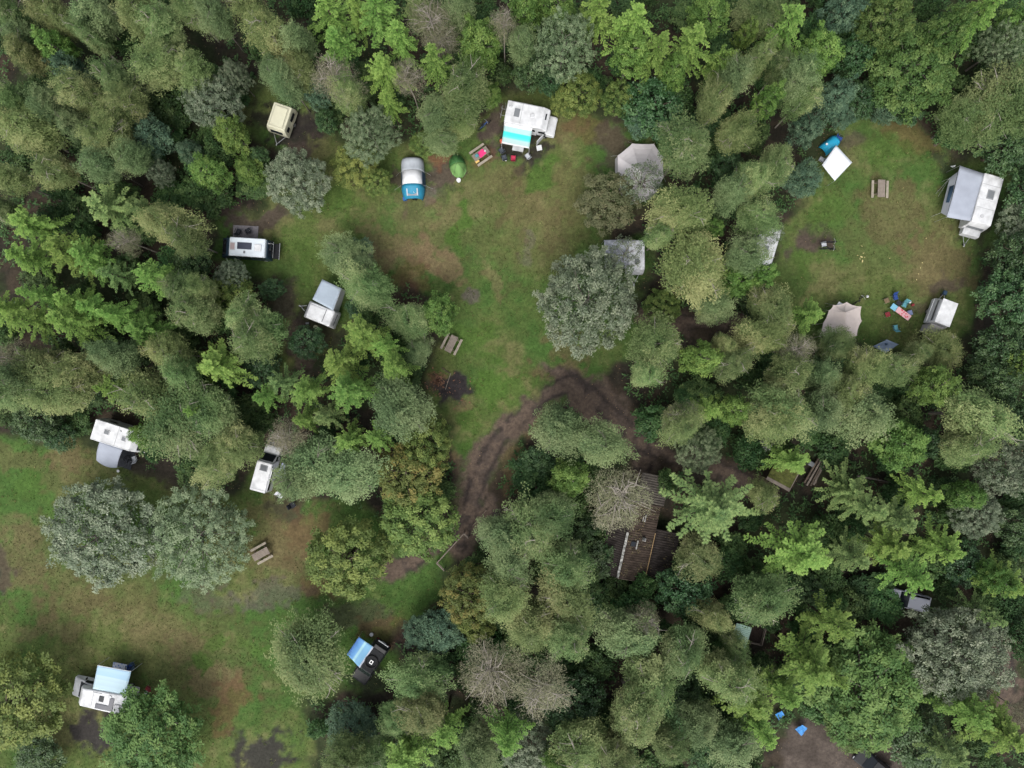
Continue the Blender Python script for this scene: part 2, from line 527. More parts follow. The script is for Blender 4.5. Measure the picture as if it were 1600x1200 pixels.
class Leaves:
    """Collects leaf blades (four-cornered) for one crown."""
    def __init__(self):
        self.v, self.n = [], []

    def add(self, pos, axis, nrm, length, width, num):
        """pos, axis (along the blade), nrm (rough facing): (N,3); length, width, num: (N,) or scalar."""
        N = len(pos)
        ax = axis / (np.linalg.norm(axis, axis=1, keepdims=True) + 1e-9)
        side = np.cross(nrm, ax)
        side /= (np.linalg.norm(side, axis=1, keepdims=True) + 1e-9)
        up = np.cross(ax, side)
        ln = np.broadcast_to(np.asarray(length, float), (N,))[:, None]
        wd = np.broadcast_to(np.asarray(width, float), (N,))[:, None]
        a = pos - ax * ln * .5
        bb = pos + side * wd * .5 + up * wd * .12 + ax * ln * .06
        c = pos + ax * ln * .5
        e = pos - side * wd * .5 + up * wd * .12 + ax * ln * .06
        self.v.append(np.stack([a, bb, c, e], 1).reshape(-1, 3))
        self.n.append(np.broadcast_to(np.asarray(num, float), (N,)))

    def mesh(self, name, material):
        v = np.concatenate(self.v).astype(np.float32)
        num = np.clip(np.concatenate(self.n), 0, 1).astype(np.float32)
        nf = len(num)
        me = bpy.data.meshes.new(name)
        me.vertices.add(nf * 4)
        me.vertices.foreach_set('co', v.reshape(-1))
        me.loops.add(nf * 4)
        me.loops.foreach_set('vertex_index', np.arange(nf * 4, dtype=np.int32))
        me.polygons.add(nf)
        me.polygons.foreach_set('loop_start', np.arange(0, nf * 4, 4, dtype=np.int32))
        a = me.attributes.new('leaf_number', 'FLOAT', 'FACE')
        a.data.foreach_set('value', num)
        me.materials.append(material)
        me.update(calc_edges=True)
        return me


def dirs(n, rng, zmin=-1.0):
    z = rng.uniform(zmin, 1, n)
    t = rng.uniform(0, 2 * math.pi, n)
    s = np.sqrt(1 - z * z)
    return np.stack([s * np.cos(t), s * np.sin(t), z], 1)


def spread_dirs(n, rng, zmin=-.35):
    """Evenly spread directions over the upper part of a ball, jittered."""
    i = np.arange(n) + .5
    z = 1 - (1 - zmin) * i / n
    t = i * 2.39996 + rng.uniform(0, 6)
    s = np.sqrt(np.clip(1 - z * z, 0, 1))
    d = np.stack([s * np.cos(t), s * np.sin(t), z], 1) + rng.normal(0, .13, (n, 3))
    return d / np.linalg.norm(d, axis=1, keepdims=True)


def unit(a):
    return a / (np.linalg.norm(a, axis=1, keepdims=True) + 1e-9)


def wood_mesh(name, tubes, material):
    bm = bmesh.new()
    for pts, r, n in tubes:
        tube(bm, pts, r, n, cap=False)
    me = bpy.data.meshes.new(name)
    bm.to_mesh(me)
    bm.free()
    me.polygons.foreach_set('use_smooth', [True] * len(me.polygons))
    me.materials.append(material)
    return me


def limb(p0, p1, r0, rng, sag=0.15, n=4):
    p0, p1 = np.array(p0, float), np.array(p1, float)
    L = np.linalg.norm(p1 - p0)
    out = []
    j = rng.normal(0, .05 * L, 3)
    for k in range(n + 1):
        t = k / n
        p = p0 * (1 - t) + p1 * t
        p = p + np.array((0, 0, sag * L * math.sin(math.pi * t) * (1 - .4 * t))) + j * math.sin(math.pi * t)
        out.append(tuple(p))
    return out, [r0 * (1 - .85 * k / n) + .006 for k in range(n + 1)]


def crown_lobes(rng, R, Rz, nl, zmin):
    """Big lobes of a crown: off-centre balls that break the outline."""
    d = spread_dirs(nl, rng, zmin)
    f = rng.uniform(.42, .92, nl)[:, None]
    c = d * f * np.array((R, R, Rz))
    r = R * rng.uniform(.26, .44, nl)
    return c, r


def proto_birch(rng, h=13.0, R=2.9, nspray=210, dens=1.0, twiggy=0.35, limbs=12, blade=.17, droop=.5):
    """Loose crown of fine sprays: each spray leaves the stem, arches out to an uneven envelope and hangs at its tip."""
    zc, Rz = h * .66, h * .34
    L = Leaves()
    sd = spread_dirs(nspray, rng, -.55)
    ld = spread_dirs(9, rng, -.35)
    amp = rng.uniform(-.12, .58, 9)
    w = np.exp((sd @ ld.T - 1) * 12)
    env = .66 + (w * amp).sum(1) / np.maximum(w.max(1), .25) * .9
    env = np.clip(env, .48, 1.16) * np.clip(rng.normal(.97, .14, nspray), .55, 1.25)
    tips = sd * env[:, None] * np.array((R, R, Rz))
    hd = np.hypot(tips[:, 0], tips[:, 1])
    base = np.stack([rng.normal(0, .12, nspray), rng.normal(0, .12, nspray), tips[:, 2] - hd * rng.uniform(.35, .8, nspray)], 1)
    lobe = np.argmax(w, 1)
    lobe_num = rng.uniform(-.14, .18, 9)
    side = unit(np.cross(tips - base, np.tile((0, 0, 1.0), (nspray, 1))))
    k_n = 8
    for k in range(k_n):
        t = .40 + .60 * (k + rng.random(nspray)) / k_n
        c = base * (1 - t)[:, None] + tips * t[:, None]
        c[:, 2] += hd * .16 * np.sin(np.pi * t) - droop * .55 * np.clip(t - .6, 0, 1) ** 2 * hd
        spread = (.10 + .26 * np.sin(np.pi * np.clip(t, 0, .98)) + .08) * R / 2.9
        n = int(10 * dens)
        for q in range(n):
            o = side * (rng.normal(0, 1, nspray) * spread)[:, None] + rng.normal(0, .10, (nspray, 3)) * (R / 2.9)
            o[:, 2] -= np.abs(rng.normal(0, .16, nspray)) * droop
            out = unit((tips - base) * np.array((1, 1, .25)))
            ax = out * .8 + side * rng.normal(0, .7, nspray)[:, None] + rng.normal(0, .35, (nspray, 3)) + np.array((0, 0, -.35 * droop))
            nr = np.array((0, 0, 1.0)) + out * .45 + rng.normal(0, .26, (nspray, 3))
            tw = rng.random(nspray) < twiggy
            ln = np.where(tw, rng.uniform(1.2, 2.2, nspray), rng.uniform(.7, 1.25, nspray)) * blade
            wd = np.where(tw, .28, .62) * blade * rng.uniform(.6, 1.2, nspray)
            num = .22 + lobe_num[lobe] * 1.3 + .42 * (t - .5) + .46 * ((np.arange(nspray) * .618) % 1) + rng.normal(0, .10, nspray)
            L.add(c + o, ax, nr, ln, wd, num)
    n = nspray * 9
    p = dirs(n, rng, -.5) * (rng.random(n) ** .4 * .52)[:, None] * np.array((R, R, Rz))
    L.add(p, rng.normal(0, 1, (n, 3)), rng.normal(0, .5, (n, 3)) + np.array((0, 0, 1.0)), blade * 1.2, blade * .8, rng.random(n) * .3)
    tubes = []
    top = np.array((rng.normal(0, .15), rng.normal(0, .15), Rz * .82))
    tubes.append(([(0, 0, -zc - .15), (rng.normal(0, .1), rng.normal(0, .1), -zc * .5), (rng.normal(0, .12), rng.normal(0, .12), 0), tuple(top)], [.15, .12, .085, .025], 6))
    pick = rng.choice(nspray, limbs, replace=False)
    for k in pick:
        tip = tips[k] * np.array((.97, .97, 1.0))
        p, rr = limb(base[k], tip + np.array((0, 0, .05)), .048, rng, .22, 5)
        tubes.append((p, rr, 4))
        for q in range(3):
            b = np.array(p[2 + q])
            e = b + (tip - b) * .55 + rng.normal(0, .30, 3) * np.array((1, 1, .4)) * R * .4
            p2, r2 = limb(b, e, .026, rng, .10, 3)
            tubes.append((p2, r2, 4))
    return L, tubes, zc


def proto_bare(rng, h=12.0, R=3.0):
    """A birch with thin pinkish foliage: pale limbs fan out and show through a haze of twigs."""
    zc, Rz = h * .66, h * .28
    L = Leaves()
    tubes = []
    apex = np.array((rng.normal(0, .35), rng.normal(0, .35), Rz * .45))
    pts = [(0, 0, -zc - .15), (.05, .08, -zc * .5), tuple(apex * np.array((.5, .5, 0))), tuple(apex)]
    tubes.append((pts, [.17, .14, .10, .06], 6))
    lc, lr = crown_lobes(rng, R, Rz, 15, -.3)
    lr = lr * 1.25
    nb = 11
    for k in range(nb):
        t = 2 * math.pi * (k + rng.uniform(-.45, .45)) / nb
        ln = R * rng.uniform(.35, .80)
        tip = np.array((math.cos(t) * ln, math.sin(t) * ln, Rz * rng.uniform(.3, .95)))
        st = apex * rng.uniform(.3, 1.0)
        p, rr = limb(st, tip, .085 * rng.uniform(.6, 1.2), rng, .2, 6)
        p = [tuple(np.array(q) + rng.normal(0, .07, 3)) if 0 < n < 6 else q for n, q in enumerate(p)]
        tubes.append((p, rr, 4))
        for s in range(6):
            b = np.array(p[1 + s % 5])
            e = b + (tip - st) * rng.uniform(.15, .4) + rng.normal(0, .25, 3) * R * .9 * np.array((1, 1, .5))
            p2, r2 = limb(b, e, .032, rng, .1, 3)
            tubes.append((p2, r2, 4))
    for k in range(len(lc)):
        nc = 22
        cl = lc[k] + spread_dirs(nc, rng, -.5) * lr[k] * rng.uniform(.4, 1.05, nc)[:, None]
        cn = rng.random() * .35
        for q in range(nc):
            n = 22
            p = cl[q] + rng.normal(0, 1, (n, 3)) * np.array((.26, .26, .2))
            radial = unit(p * np.array((1, 1, .3)) + rng.normal(0, .9, (n, 3)))
            ax = radial + rng.normal(0, .6, (n, 3)) + np.array((0, 0, -.25))
            nr = np.array((0, 0, 1.0)) + rng.normal(0, .4, (n, 3))
            tw = rng.random(n) < .5
            L.add(p, ax, nr, np.where(tw, rng.uniform(.25, .5, n), rng.uniform(.08, .16, n)), np.where(tw, rng.uniform(.015, .035, n), rng.uniform(.05, .09, n)),
                  np.where(tw, rng.uniform(.0, .4, n), rng.uniform(.2, .65, n)) + cn)
    return L, tubes, zc


def proto_larch(rng, h=15.0, R=3.2, whorls=11, per=6, dens=1.0, droop=.35, power=.66, base=.48, fan=.46):
    """Feathery conifer: branches in whorls round a leader, flat sprays along each branch."""
    zc = h * .72
    L = Leaves()
    tubes = [([(0, 0, -zc - .15), (0, 0, 0), (rng.normal(0, .1), rng.normal(0, .1), h - zc)], [.2, .13, .015], 6)]
    z0 = h * base
    for wv in range(whorls):
        f = (wv + .35) / whorls                       # 0 at the top
        z = h - (h - z0) * f - .1
        npr = per if wv > 1 else per - 1
        off = rng.uniform(0, 6.28)
        wnum = rng.uniform(-.1, .1)
        for k in range(npr):
            if rng.random() < .13:
                continue
            t = off + 2 * math.pi * (k + rng.uniform(-.42, .42)) / npr
            ln = R * (f ** power) * rng.uniform(.38, 1.18) + .2
            dx, dy = math.cos(t), math.sin(t)
            rise = rng.uniform(.10, .30) * (1 - f) + .02
            nseg = max(5, int(ln / .19))
            s = np.linspace(.06, 1, nseg)
            bend = rng.normal(0, .10)
            ax_x = dx * s * ln - dy * bend * s * s * ln
            ax_y = dy * s * ln + dx * bend * s * s * ln
            ax_z = z + s * ln * rise - droop * s * s * ln * (.4 + f) + .14 * droop * ln * s ** 4
            B = np.stack([ax_x, ax_y, ax_z - zc], 1)
            tubes.append(([tuple(B[0]), tuple(B[nseg // 2]), tuple(B[-1])], [.035 * (.4 + f), .02 * (.4 + f), .005], 3))
            fw = unit(np.gradient(B, axis=0))
            sd = unit(np.cross(np.tile((0, 0, 1.0), (nseg, 1)), fw))
            for side in (-1, 1):
                tl = (.10 + fan * ln * .42 * (1 - s) ** .55 * np.minimum(1, s * 3.2)) * rng.uniform(.35, 1.45, nseg) * (rng.random(nseg) > .08)
                tl = np.clip(tl, .10, .95)
                td = unit(sd * side * .85 + fw * .62 + rng.normal(0, .24, (nseg, 3)) + np.array((0, 0, -.12)))
                m = max(2, int(7 * dens))
                for q in range(m):
                    g = (q + .6) / m
                    p = B + td * (tl * g)[:, None] + rng.normal(0, .025, (nseg, 3))
                    for e in (-1, 1, -.4, .5):
                        ad = unit(td + sd * 0 + np.cross(td, np.tile((0, 0, 1.0), (nseg, 1))) * e * rng.uniform(.25, .8, nseg)[:, None] + rng.normal(0, .2, (nseg, 3)))
                        nr = np.array((0, 0, 1.0)) + rng.normal(0, .35, (nseg, 3)) - fw * .25
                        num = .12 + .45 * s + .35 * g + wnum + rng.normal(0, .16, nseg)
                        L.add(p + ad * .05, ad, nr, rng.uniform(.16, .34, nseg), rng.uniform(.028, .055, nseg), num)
    n = 60
    p = np.stack([rng.normal(0, .05, n), rng.normal(0, .05, n), h - zc - rng.random(n) * 1.2], 1)
    L.add(p, dirs(n, rng, 0), dirs(n, rng, 0), .2, .05, .9)
    return L, tubes, zc


def proto_dome(rng, h=9.0, R=4.5, nclump=260, per=50, leaf=.22, clump=.42, flat=.42, nl=14, bumpy=.22, zmin=-.4, limbs=12, fill=True, ratio=.6):
    """Rounded broadleaf crown built of many leaf rosettes over uneven lobes."""
    zc, Rz = h * .58, h * flat
    L = Leaves()
    c, r = crown_lobes(rng, R, Rz, nl, zmin)
    ld = unit(c)
    sd = spread_dirs(nclump, rng, zmin)
    dot = sd @ ld.T
    lob = np.max(np.exp((dot - 1) * 14), axis=1)
    f = (1 - bumpy) + bumpy * lob + rng.normal(0, .05, nclump) - (rng.random(nclump) < .22) * rng.uniform(.06, .28, nclump)
    cl = sd * f[:, None] * np.array((R, R, Rz))
    cn = rng.random(nclump)
    for q in range(nclump):
        n = int(per * rng.uniform(.6, 1.3))
        o = dirs(n, rng, -.25) * clump * rng.uniform(.35, 1.0, n)[:, None] * rng.uniform(.75, 1.25) * np.array((1, 1, .75))
        p = cl[q] + o
        nr = unit(o) * .6 + sd[q] * .35 + np.array((0, 0, .75)) + rng.normal(0, .25, (n, 3))
        ax = unit(o * np.array((1, 1, .2))) + rng.normal(0, .5, (n, 3)) + np.array((0, 0, -.2))
        s = leaf * rng.uniform(.65, 1.25, n)
        L.add(p, ax, nr, s, s * ratio, cn[q] * .72 + .28 * rng.random(n))
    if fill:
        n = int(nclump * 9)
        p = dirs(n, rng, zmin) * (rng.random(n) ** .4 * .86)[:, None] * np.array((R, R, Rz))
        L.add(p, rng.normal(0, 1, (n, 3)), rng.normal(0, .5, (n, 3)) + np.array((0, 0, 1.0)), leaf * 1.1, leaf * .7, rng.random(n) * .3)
    tubes = [([(0, 0, -zc - .15), (.05, 0, -zc * .5), (rng.normal(0, .1), 0, -Rz * .2), (0, 0, Rz * .6)], [.24, .2, .16, .03], 7)]
    for k in range(min(limbs, nl)):
        st = (0, 0, max(-zc * .6, c[k][2] - np.hypot(c[k][0], c[k][1]) * .8))
        p, rr = limb(st, c[k] * 1.08, .085, rng, .1)
        tubes.append((p, rr, 4))
    return L, tubes, zc


BARK_PALE = mat('pale_birch_bark', (.27, .245, .21), .8, .2, noise=.35, nscale=6)
BARK_DARK = mat('dark_bark', (.085, .068, .052), .9, .1, noise=.4, nscale=8)
BARK_GREY = mat('grey_bark', (.15, .135, .115), .9, .1, noise=.4, nscale=8)

SPECIES = {}


def species(key, fn, n, material, bark, R0, h0, **kw):
    out = []
    for i in range(n):
        rng = np.random.default_rng(1000 + sum(map(ord, key)) * 31 + i)
        L, tubes, zc = fn(rng, **kw)
        cm = L.mesh('crown_' + key, material)
        tm = wood_mesh('trunk_' + key, tubes, bark)
        out.append((cm, tm, zc))
    SPECIES[key] = dict(v=out, R0=R0, h0=h0)


LEAF = dict(
    birch=leaf_material('birch_leaves', [(.034, .070, .020), (.112, .168, .054), (.240, .268, .112)], .25, hue=.026, val=.5),
    willow=leaf_material('grey_green_leaves', [(.050, .096, .038), (.118, .178, .070), (.200, .250, .112)], .22, hue=.012, val=.3),
    bare=leaf_material('dry_pink_twigs', [(.270, .245, .182), (.190, .185, .116), (.140, .160, .066)], .15, hue=.012, val=.25),
    larch=leaf_material('larch_needles', [(.058, .132, .024), (.158, .292, .060), (.285, .410, .105)], .34, hue=.016, val=.3),
    fern=leaf_material('spruce_needles', [(.042, .098, .030), (.112, .195, .060), (.235, .320, .110)], .2, hue=.014, val=.35),
    silver=leaf_material('silver_leaves', [(.062, .092, .050), (.120, .156, .090), (.205, .232, .150)], .12, .45, .4, hue=.012, val=.22),
    sage=leaf_material('sage_green_leaves', [(.060, .098, .044), (.125, .175, .085), (.205, .250, .140)], .15, .5, .35, hue=.012, val=.2),
    oak=leaf_material('autumn_oak_leaves', [(.050, .086, .018), (.112, .160, .038), (.200, .240, .062)], .25, hue=.022, val=.25),
    brown=leaf_material('brownish_leaves', [(.050, .062, .024), (.100, .108, .050), (.160, .150, .080)], .2, hue=.01, val=.2),
    rust=leaf_material('rusty_oak_leaves', [(.056, .082, .020), (.122, .146, .038), (.215, .172, .052)], .25, hue=.012, val=.25),
    lime=leaf_material('bright_green_leaves', [(.050, .110, .020), (.112, .205, .044), (.200, .292, .072)], .3, hue=.016, val=.3),
    ash=leaf_material('mid_green_leaves', [(0.037, 0.088, 0.022), (0.085, 0.152, 0.037), (0.156, 0.225, 0.065)], .22, hue=.014, val=.3),
    dark=leaf_material('dark_green_leaves', [(.018, .048, .016), (.042, .092, .030), (.090, .150, .055)], .15, .5, .35, hue=.022, val=.4),
    under=leaf_material('understorey_leaves', [(.016, .046, .012), (.044, .094, .027), (.095, .155, .050)], .2, hue=.02, val=.5),
    blue=leaf_material('blue_green_leaves', [(0.038, 0.082, 0.048), (0.077, 0.134, 0.077), (0.138, 0.204, 0.114)], .18, hue=.012, val=.25),
)

species('birch', proto_birch, 9, LEAF['birch'], BARK_PALE, 2.9, 13.0)
species('willow', proto_birch, 4, LEAF['willow'], BARK_GREY, 3.0, 10.0, h=10.0, R=3.0, twiggy=.15, droop=.25, limbs=5, blade=.18)
species('bare', proto_bare, 4, LEAF['bare'], BARK_PALE, 3.0, 12.0)
species('larch', proto_larch, 5, LEAF['larch'], BARK_DARK, 3.2, 15.0)
species('spruce', proto_larch, 4, LEAF['fern'], BARK_DARK, 3.2, 14.0, h=14.0, whorls=11, per=6, droop=.22, base=.42, power=.62, fan=.21)
species('silver', proto_dome, 4, LEAF['silver'], BARK_GREY, 4.5, 9.0, nclump=330, per=52, leaf=.20, clump=.40, bumpy=.30, ratio=.55)
species('sage', proto_dome, 2, LEAF['sage'], BARK_GREY, 4.5, 9.0, nclump=420, per=44, leaf=.17, clump=.33, bumpy=.36, ratio=.5, nl=18)
species('oak', proto_dome, 4, LEAF['oak'], BARK_DARK, 3.6, 8.0, h=8.0, R=3.6, nclump=150, per=64, leaf=.22, clump=.46, bumpy=.24)
species('rust', proto_dome, 2, LEAF['rust'], BARK_DARK, 3.6, 8.0, h=8.0, R=3.6, nclump=190, per=52, leaf=.20, clump=.42, bumpy=.30)
species('brown', proto_dome, 2, LEAF['brown'], BARK_DARK, 3.0, 7.0, h=7.0, R=3.0, nclump=170, per=44, leaf=.20, clump=.40, bumpy=.34)
species('lime', proto_dome, 5, LEAF['lime'], BARK_GREY, 2.4, 10.0, h=10.0, R=2.4, nclump=120, per=54, leaf=.20, clump=.42, bumpy=.42, flat=.40, nl=11)
species('ash', proto_dome, 3, LEAF['ash'], BARK_GREY, 4.3, 10.0, h=10.0, R=4.3, nclump=240, per=56, leaf=.26, clump=.50, bumpy=.40, ratio=.45, nl=18)
species('dark', proto_dome, 4, LEAF['dark'], BARK_DARK, 2.6, 5.0, h=5.0, R=2.6, nclump=120, per=46, leaf=.20, clump=.42, bumpy=.35, zmin=-.55)
species('blue', proto_dome, 3, LEAF['blue'], BARK_DARK, 2.4, 6.0, h=6.0, R=2.4, nclump=130, per=46, leaf=.22, clump=.40, bumpy=.42, ratio=.35)
species('thin', proto_dome, 2, LEAF['silver'], BARK_GREY, 2.6, 6.5, h=6.5, R=2.6, nclump=120, per=15, leaf=.24, clump=.42, bumpy=.3, fill=False, ratio=.4)
species('shrub', proto_dome, 5, LEAF['under'], BARK_DARK, 1.6, 2.6, h=2.6, R=1.6, nclump=80, per=40, leaf=.19, clump=.36, bumpy=.35, zmin=-.6, limbs=5, nl=6, fill=False)

# species, apparent crown centre and radius in photograph pixels, optional height
TREES = """
birch 20 25 26|birch 78 18 30|willow 48 62 24|birch 105 38 26|willow 152 32 34 11|birch 222 22 34|birch 256 48 34|birch 303 20 30|willow 342 32 30 11|birch 392 14 26
birch 45 88 28|lime 97 82 26 11|birch 150 66 22|blue 116 112 22 8|birch 130 148 30|birch 186 132 28|birch 250 108 36|birch 302 112 28|birch 205 168 28|willow 85 168 26 10
silver 229 130 15 7|silver 335 162 44 8|silver 372 122 20 7|birch 46 206 42|willow 124 202 24 9|birch 176 216 34|blue 240 214 30 8|birch 14 150 24|birch 20 282 28|birch 95 270 34|willow 165 260 26 10
silver 254 272 20 6|lime 366 212 30 7|lime 330 272 30 7|lime 392 268 24 5|dark 405 245 16 4|willow 212 250 26 9|birch 10 330 24|blue 300 240 20 6
birch 428 60 40|birch 470 112 30|willow 470 66 26 11|willow 430 112 24 10|larch 515 20 40 11|larch 590 18 46 11|larch 625 62 32 11|larch 530 72 38|larch 602 112 40|larch 608 160 22 12|bare 676 40 34|bare 692 72 26
bare 527 128 34 12|bare 640 130 24 12|larch 680 98 30 14|lime 752 76 38 12|bare 788 48 22 12|birch 724 146 40|blue 498 152 20 7|sage 580 212 44 8|birch 545 152 24|willow 680 184 28 10|birch 718 196 26 10|willow 690 222 26 6
oak 662 226 20 3|oak 556 258 36 4|oak 590 285 22 3|silver 466 286 49 6|willow 455 135 28 10|dark 510 190 18 4|lime 770 150 18 6|larch 560 20 26|birch 655 15 24|willow 720 20 26 12
lime 870 20 36 11|larch 932 22 42 11|larch 990 42 42 11|lime 984 92 30 10|larch 1026 80 36 11|larch 1080 70 40 11|lime 1104 28 34 11|sage 880 76 50 11|dark 826 118 24 6|dark 858 128 20 5|oak 905 148 32 5|oak 880 160 22 4|oak 965 155 26 5
lime 1048 120 24 12|lime 1120 110 22 12|birch 1180 30 38|dark 1022 170 46 7|blue 1000 195 22 5|birch 1112 162 32|willow 1140 128 30 12|birch 1180 100 28|lime 1192 165 20 11|lime 1160 62 18 13|birch 1066 236 44 11|birch 1148 210 30|dark 1100 192 24 6|dark 1135 255 28 6|birch 1172 282 32|lime 820 20 30 14|willow 815 75 24 11
larch 1230 40 42 11|lime 1276 88 32 14|blue 1312 22 30 10|ash 1372 40 40 13|ash 1420 112 68 9|larch 1530 22 38 11|lime 1582 45 30 10|lime 1490 45 20 12|sage 1562 74 34 10|birch 1552 160 58 10|birch 1502 188 38 8
birch 1215 112 24|willow 1240 132 26 11|birch 1256 156 26|blue 1300 156 30 8|dark 1340 158 28 5|dark 1410 168 28 3.5|blue 1380 175 20 3.5|blue 1256 204 26 8|blue 1252 282 30 6|birch 1208 262 32|dark 1572 232 40 6|dark 1620 300 48 8|birch 1598 190 26|blue 1315 185 18 4|ash 1465 60 30 11|dark 1330 90 30 8
larch 50 352 42|larch 102 392 42|larch 42 402 34|spruce 168 324 48|larch 140 402 38|spruce 222 332 32|birch 268 350 44|birch 296 376 26|bare 206 380 20 10|larch 240 432 38|dark 300 412 30 6|silver 364 430 24 5
larch 8 482 38|larch 64 462 30|larch 116 470 30|larch 110 502 38|larch 150 482 32|larch 186 492 30|larch 226 516 38|larch 50 502 34|birch 310 490 36|birch 322 450 18|birch 282 452 26|oak 362 468 36 5|birch 380 492 30 9|birch 396 532 36 10|bare 12 562 28 12
birch 80 572 40|birch 132 582 36|willow 190 560 30 11|larch 342 572 44|birch 264 552 32|birch 290 582 30|dark 222 560 30 7|willow 32 592 30 11|spruce 180 430 26 10
willow 538 398 34 5|birch 575 450 38 7|willow 562 420 28 5|blue 560 395 24 4|larch 566 522 38 11|larch 602 542 28 11|birch 640 502 38 8|lime 686 490 32 6|larch 530 566 36 11|larch 616 572 30 11|willow 652 548 26 6|dark 480 535 28 4|dark 425 452 18 3.5|birch 402 512 38 10|dark 408 575 30 5|dark 560 480 20 3
silver 917 470 76 9|brown 950 316 46 5|birch 1056 336 48 10|birch 1084 420 54 10|lime 1148 440 32 8|lime 1110 360 17 8|birch 1030 372 24 9|birch 1020 540 42|birch 1008 582 28|lime 1090 562 32 11|birch 1140 566 34|birch 1182 530 34|lime 1186 432 20 9|dark 1178 472 28 6|willow 1160 402 32 10|birch 1180 338 32|willow 1140 305 28 10|birch 1130 540 22|oak 1035 480 28 4|willow 1110 480 30 7
birch 1196 480 36|larch 1264 492 30 9|birch 1212 502 30 10|birch 1304 540 27 7|birch 1394 572 34 8|birch 1468 546 34 5|birch 1432 552 20 6|bare 1240 546 24 10|birch 1226 586 36|dark 1300 565 24 6|lime 1452 602 32 9|dark 1588 400 42 6|silver 1600 352 40 7|dark 1572 470 42 7|dark 1568 545 46 7|dark 1548 590 34 7|dark 1596 440 40 7|lime 1592 570 24 9|birch 1345 572 32 9|willow 1275 590 30 10
birch 26 612 36|birch 100 612 42|dark 60 652 40 6|dark 92 680 26 4|larch 180 606 28|birch 240 622 46|lime 234 680 22 8|birch 285 664 56|birch 344 722 34 9|larch 310 640 20|birch 330 640 46|birch 370 692 36 10|silver 163 832 82 8|sage 314 838 80 8
larch 415 620 24|larch 480 610 34|larch 475 656 22|bare 450 682 28 10|larch 545 610 42|larch 545 690 30|larch 590 682 28|willow 632 640 50 9|willow 500 720 52 9|willow 545 742 48 9|willow 470 745 36 8|rust 640 740 54 8|oak 655 812 58 7|oak 545 870 62 6|oak 668 690 40 7|spruce 440 600 30|spruce 510 650 28
willow 870 666 44 10|willow 940 692 40 10|lime 890 746 32 8|dark 842 722 26 4|bare 965 776 49 8|birch 832 830 52|birch 862 798 36|spruce 1112 796 74 11|birch 1062 660 34|bare 1064 652 26 11|sage 1090 702 36 7|larch 1106 640 26 10|lime 1142 640 26 10|birch 1202 652 40 11|dark 908 822 26 5|dark 936 872 32 4|shrub 948 838 22 3|birch 888 882 40 11|birch 1092 870 40 8|dark 950 860 18 3|willow 785 830 40 9|willow 795 880 36 9
birch 1216 640 44 11|willow 1272 640 36 10|willow 1340 640 50|birch 1320 610 30|lime 1400 692 42 9|birch 1522 650 56|birch 1500 694 36|larch 1238 720 34 7|spruce 1326 766 40|spruce 1356 794 38|larch 1440 770 32|lime 1502 772 26 8|silver 1570 730 46 9|silver 1520 802 38 7|spruce 1402 812 38|larch 1390 852 38|larch 1472 856 42|larch 1252 862 60|spruce 1332 870 36|dark 1502 880 36 5|dark 1588 822 36 7|larch 1421 900 40|dark 1440 690 26 6|dark 1580 650 34 7|birch 1190 775 26 8|lime 1545 900 24 9
oak 26 1092 74 7|ash 242 1150 78 7|dark 62 1185 38 4|birch 482 1024 58 8|blue 552 1132 40 6|birch 660 1056 45 8|birch 664 1108 42 9|blue 690 985 36 6|rust 735 926 48 7|bare 766 1042 48 11|larch 694 1140 36|larch 636 1180 48|larch 792 1150 38|birch 540 1182 34|birch 622 1118 30 8|oak 745 965 34 5|blue 655 985 26 5|birch 580 1180 30
birch 882 932 46|birch 830 972 42|birch 890 988 36|birch 790 930 36 11|bare 842 1070 46 11|willow 980 990 46|bare 1006 966 26|birch 1062 1010 42|birch 1130 1050 45|birch 1143 1002 24 9|birch 1012 1060 42|birch 990 1112 46|willow 1090 1122 32|larch 1172 1092 52|dark 900 1088 40 6|dark 866 1100 26 5|birch 900 1160 50|birch 960 1172 40|silver 822 1162 44 8|dark 1070 922 42 7|dark 1062 1072 32 6|willow 1142 1152 42|birch 1042 1160 28|birch 1184 932 46|birch 1110 960 32|willow 745 1165 36 10|lime 870 1180 22 10
larch 1300 972 44|larch 1264 1040 58|larch 1300 1055 26|ash 1350 1070 90 8|silver 1490 1018 78 9|larch 1572 910 36|larch 1226 1084 32 9|larch 1190 1142 32|larch 1512 1110 48|larch 1562 1142 50|dark 1432 1152 50 6|spruce 1482 1175 40|dark 1600 1000 30 7|bare 1592 1110 22|ash 1334 1126 48 6|dark 1260 920 28 5|spruce 1540 960 30
"""

HEIGHT = dict(birch=10, willow=9, bare=10, larch=10.5, spruce=10, silver=9, sage=9, oak=7, rust=7, brown=6, lime=10, ash=9, dark=5, blue=6, thin=6.5, shrub=2.6)
LOOK = dict(birch='olive-green birch tree', willow='soft grey-green tree', bare='pinkish sparse birch tree', larch='bright feathery larch tree',
            spruce='dark feathery spruce tree', silver='silvery grey-leaved tree', sage='sage-green leafy tree', oak='yellow-green oak tree', rust='rusty brown oak tree', brown='brownish muted leafy tree', lime='bright lime-green leafy tree',
            ash='rounded mid-green leafy tree', dark='dark green bushy tree', blue='blue-green bushy tree', thin='thin-leaved see-through silvery tree', shrub='low shaded green shrub')
KIND = dict(birch='birch_tree', willow='grey_green_tree', bare='sparse_birch_tree', larch='larch_tree', spruce='spruce_tree', silver='silver_leaved_tree', sage='sage_green_tree', oak='oak_tree', rust='oak_tree', brown='leafy_tree',
            lime='bright_green_tree', ash='leafy_tree', dark='bushy_tree', blue='blue_green_tree', thin='sparse_tree', shrub='shrub')

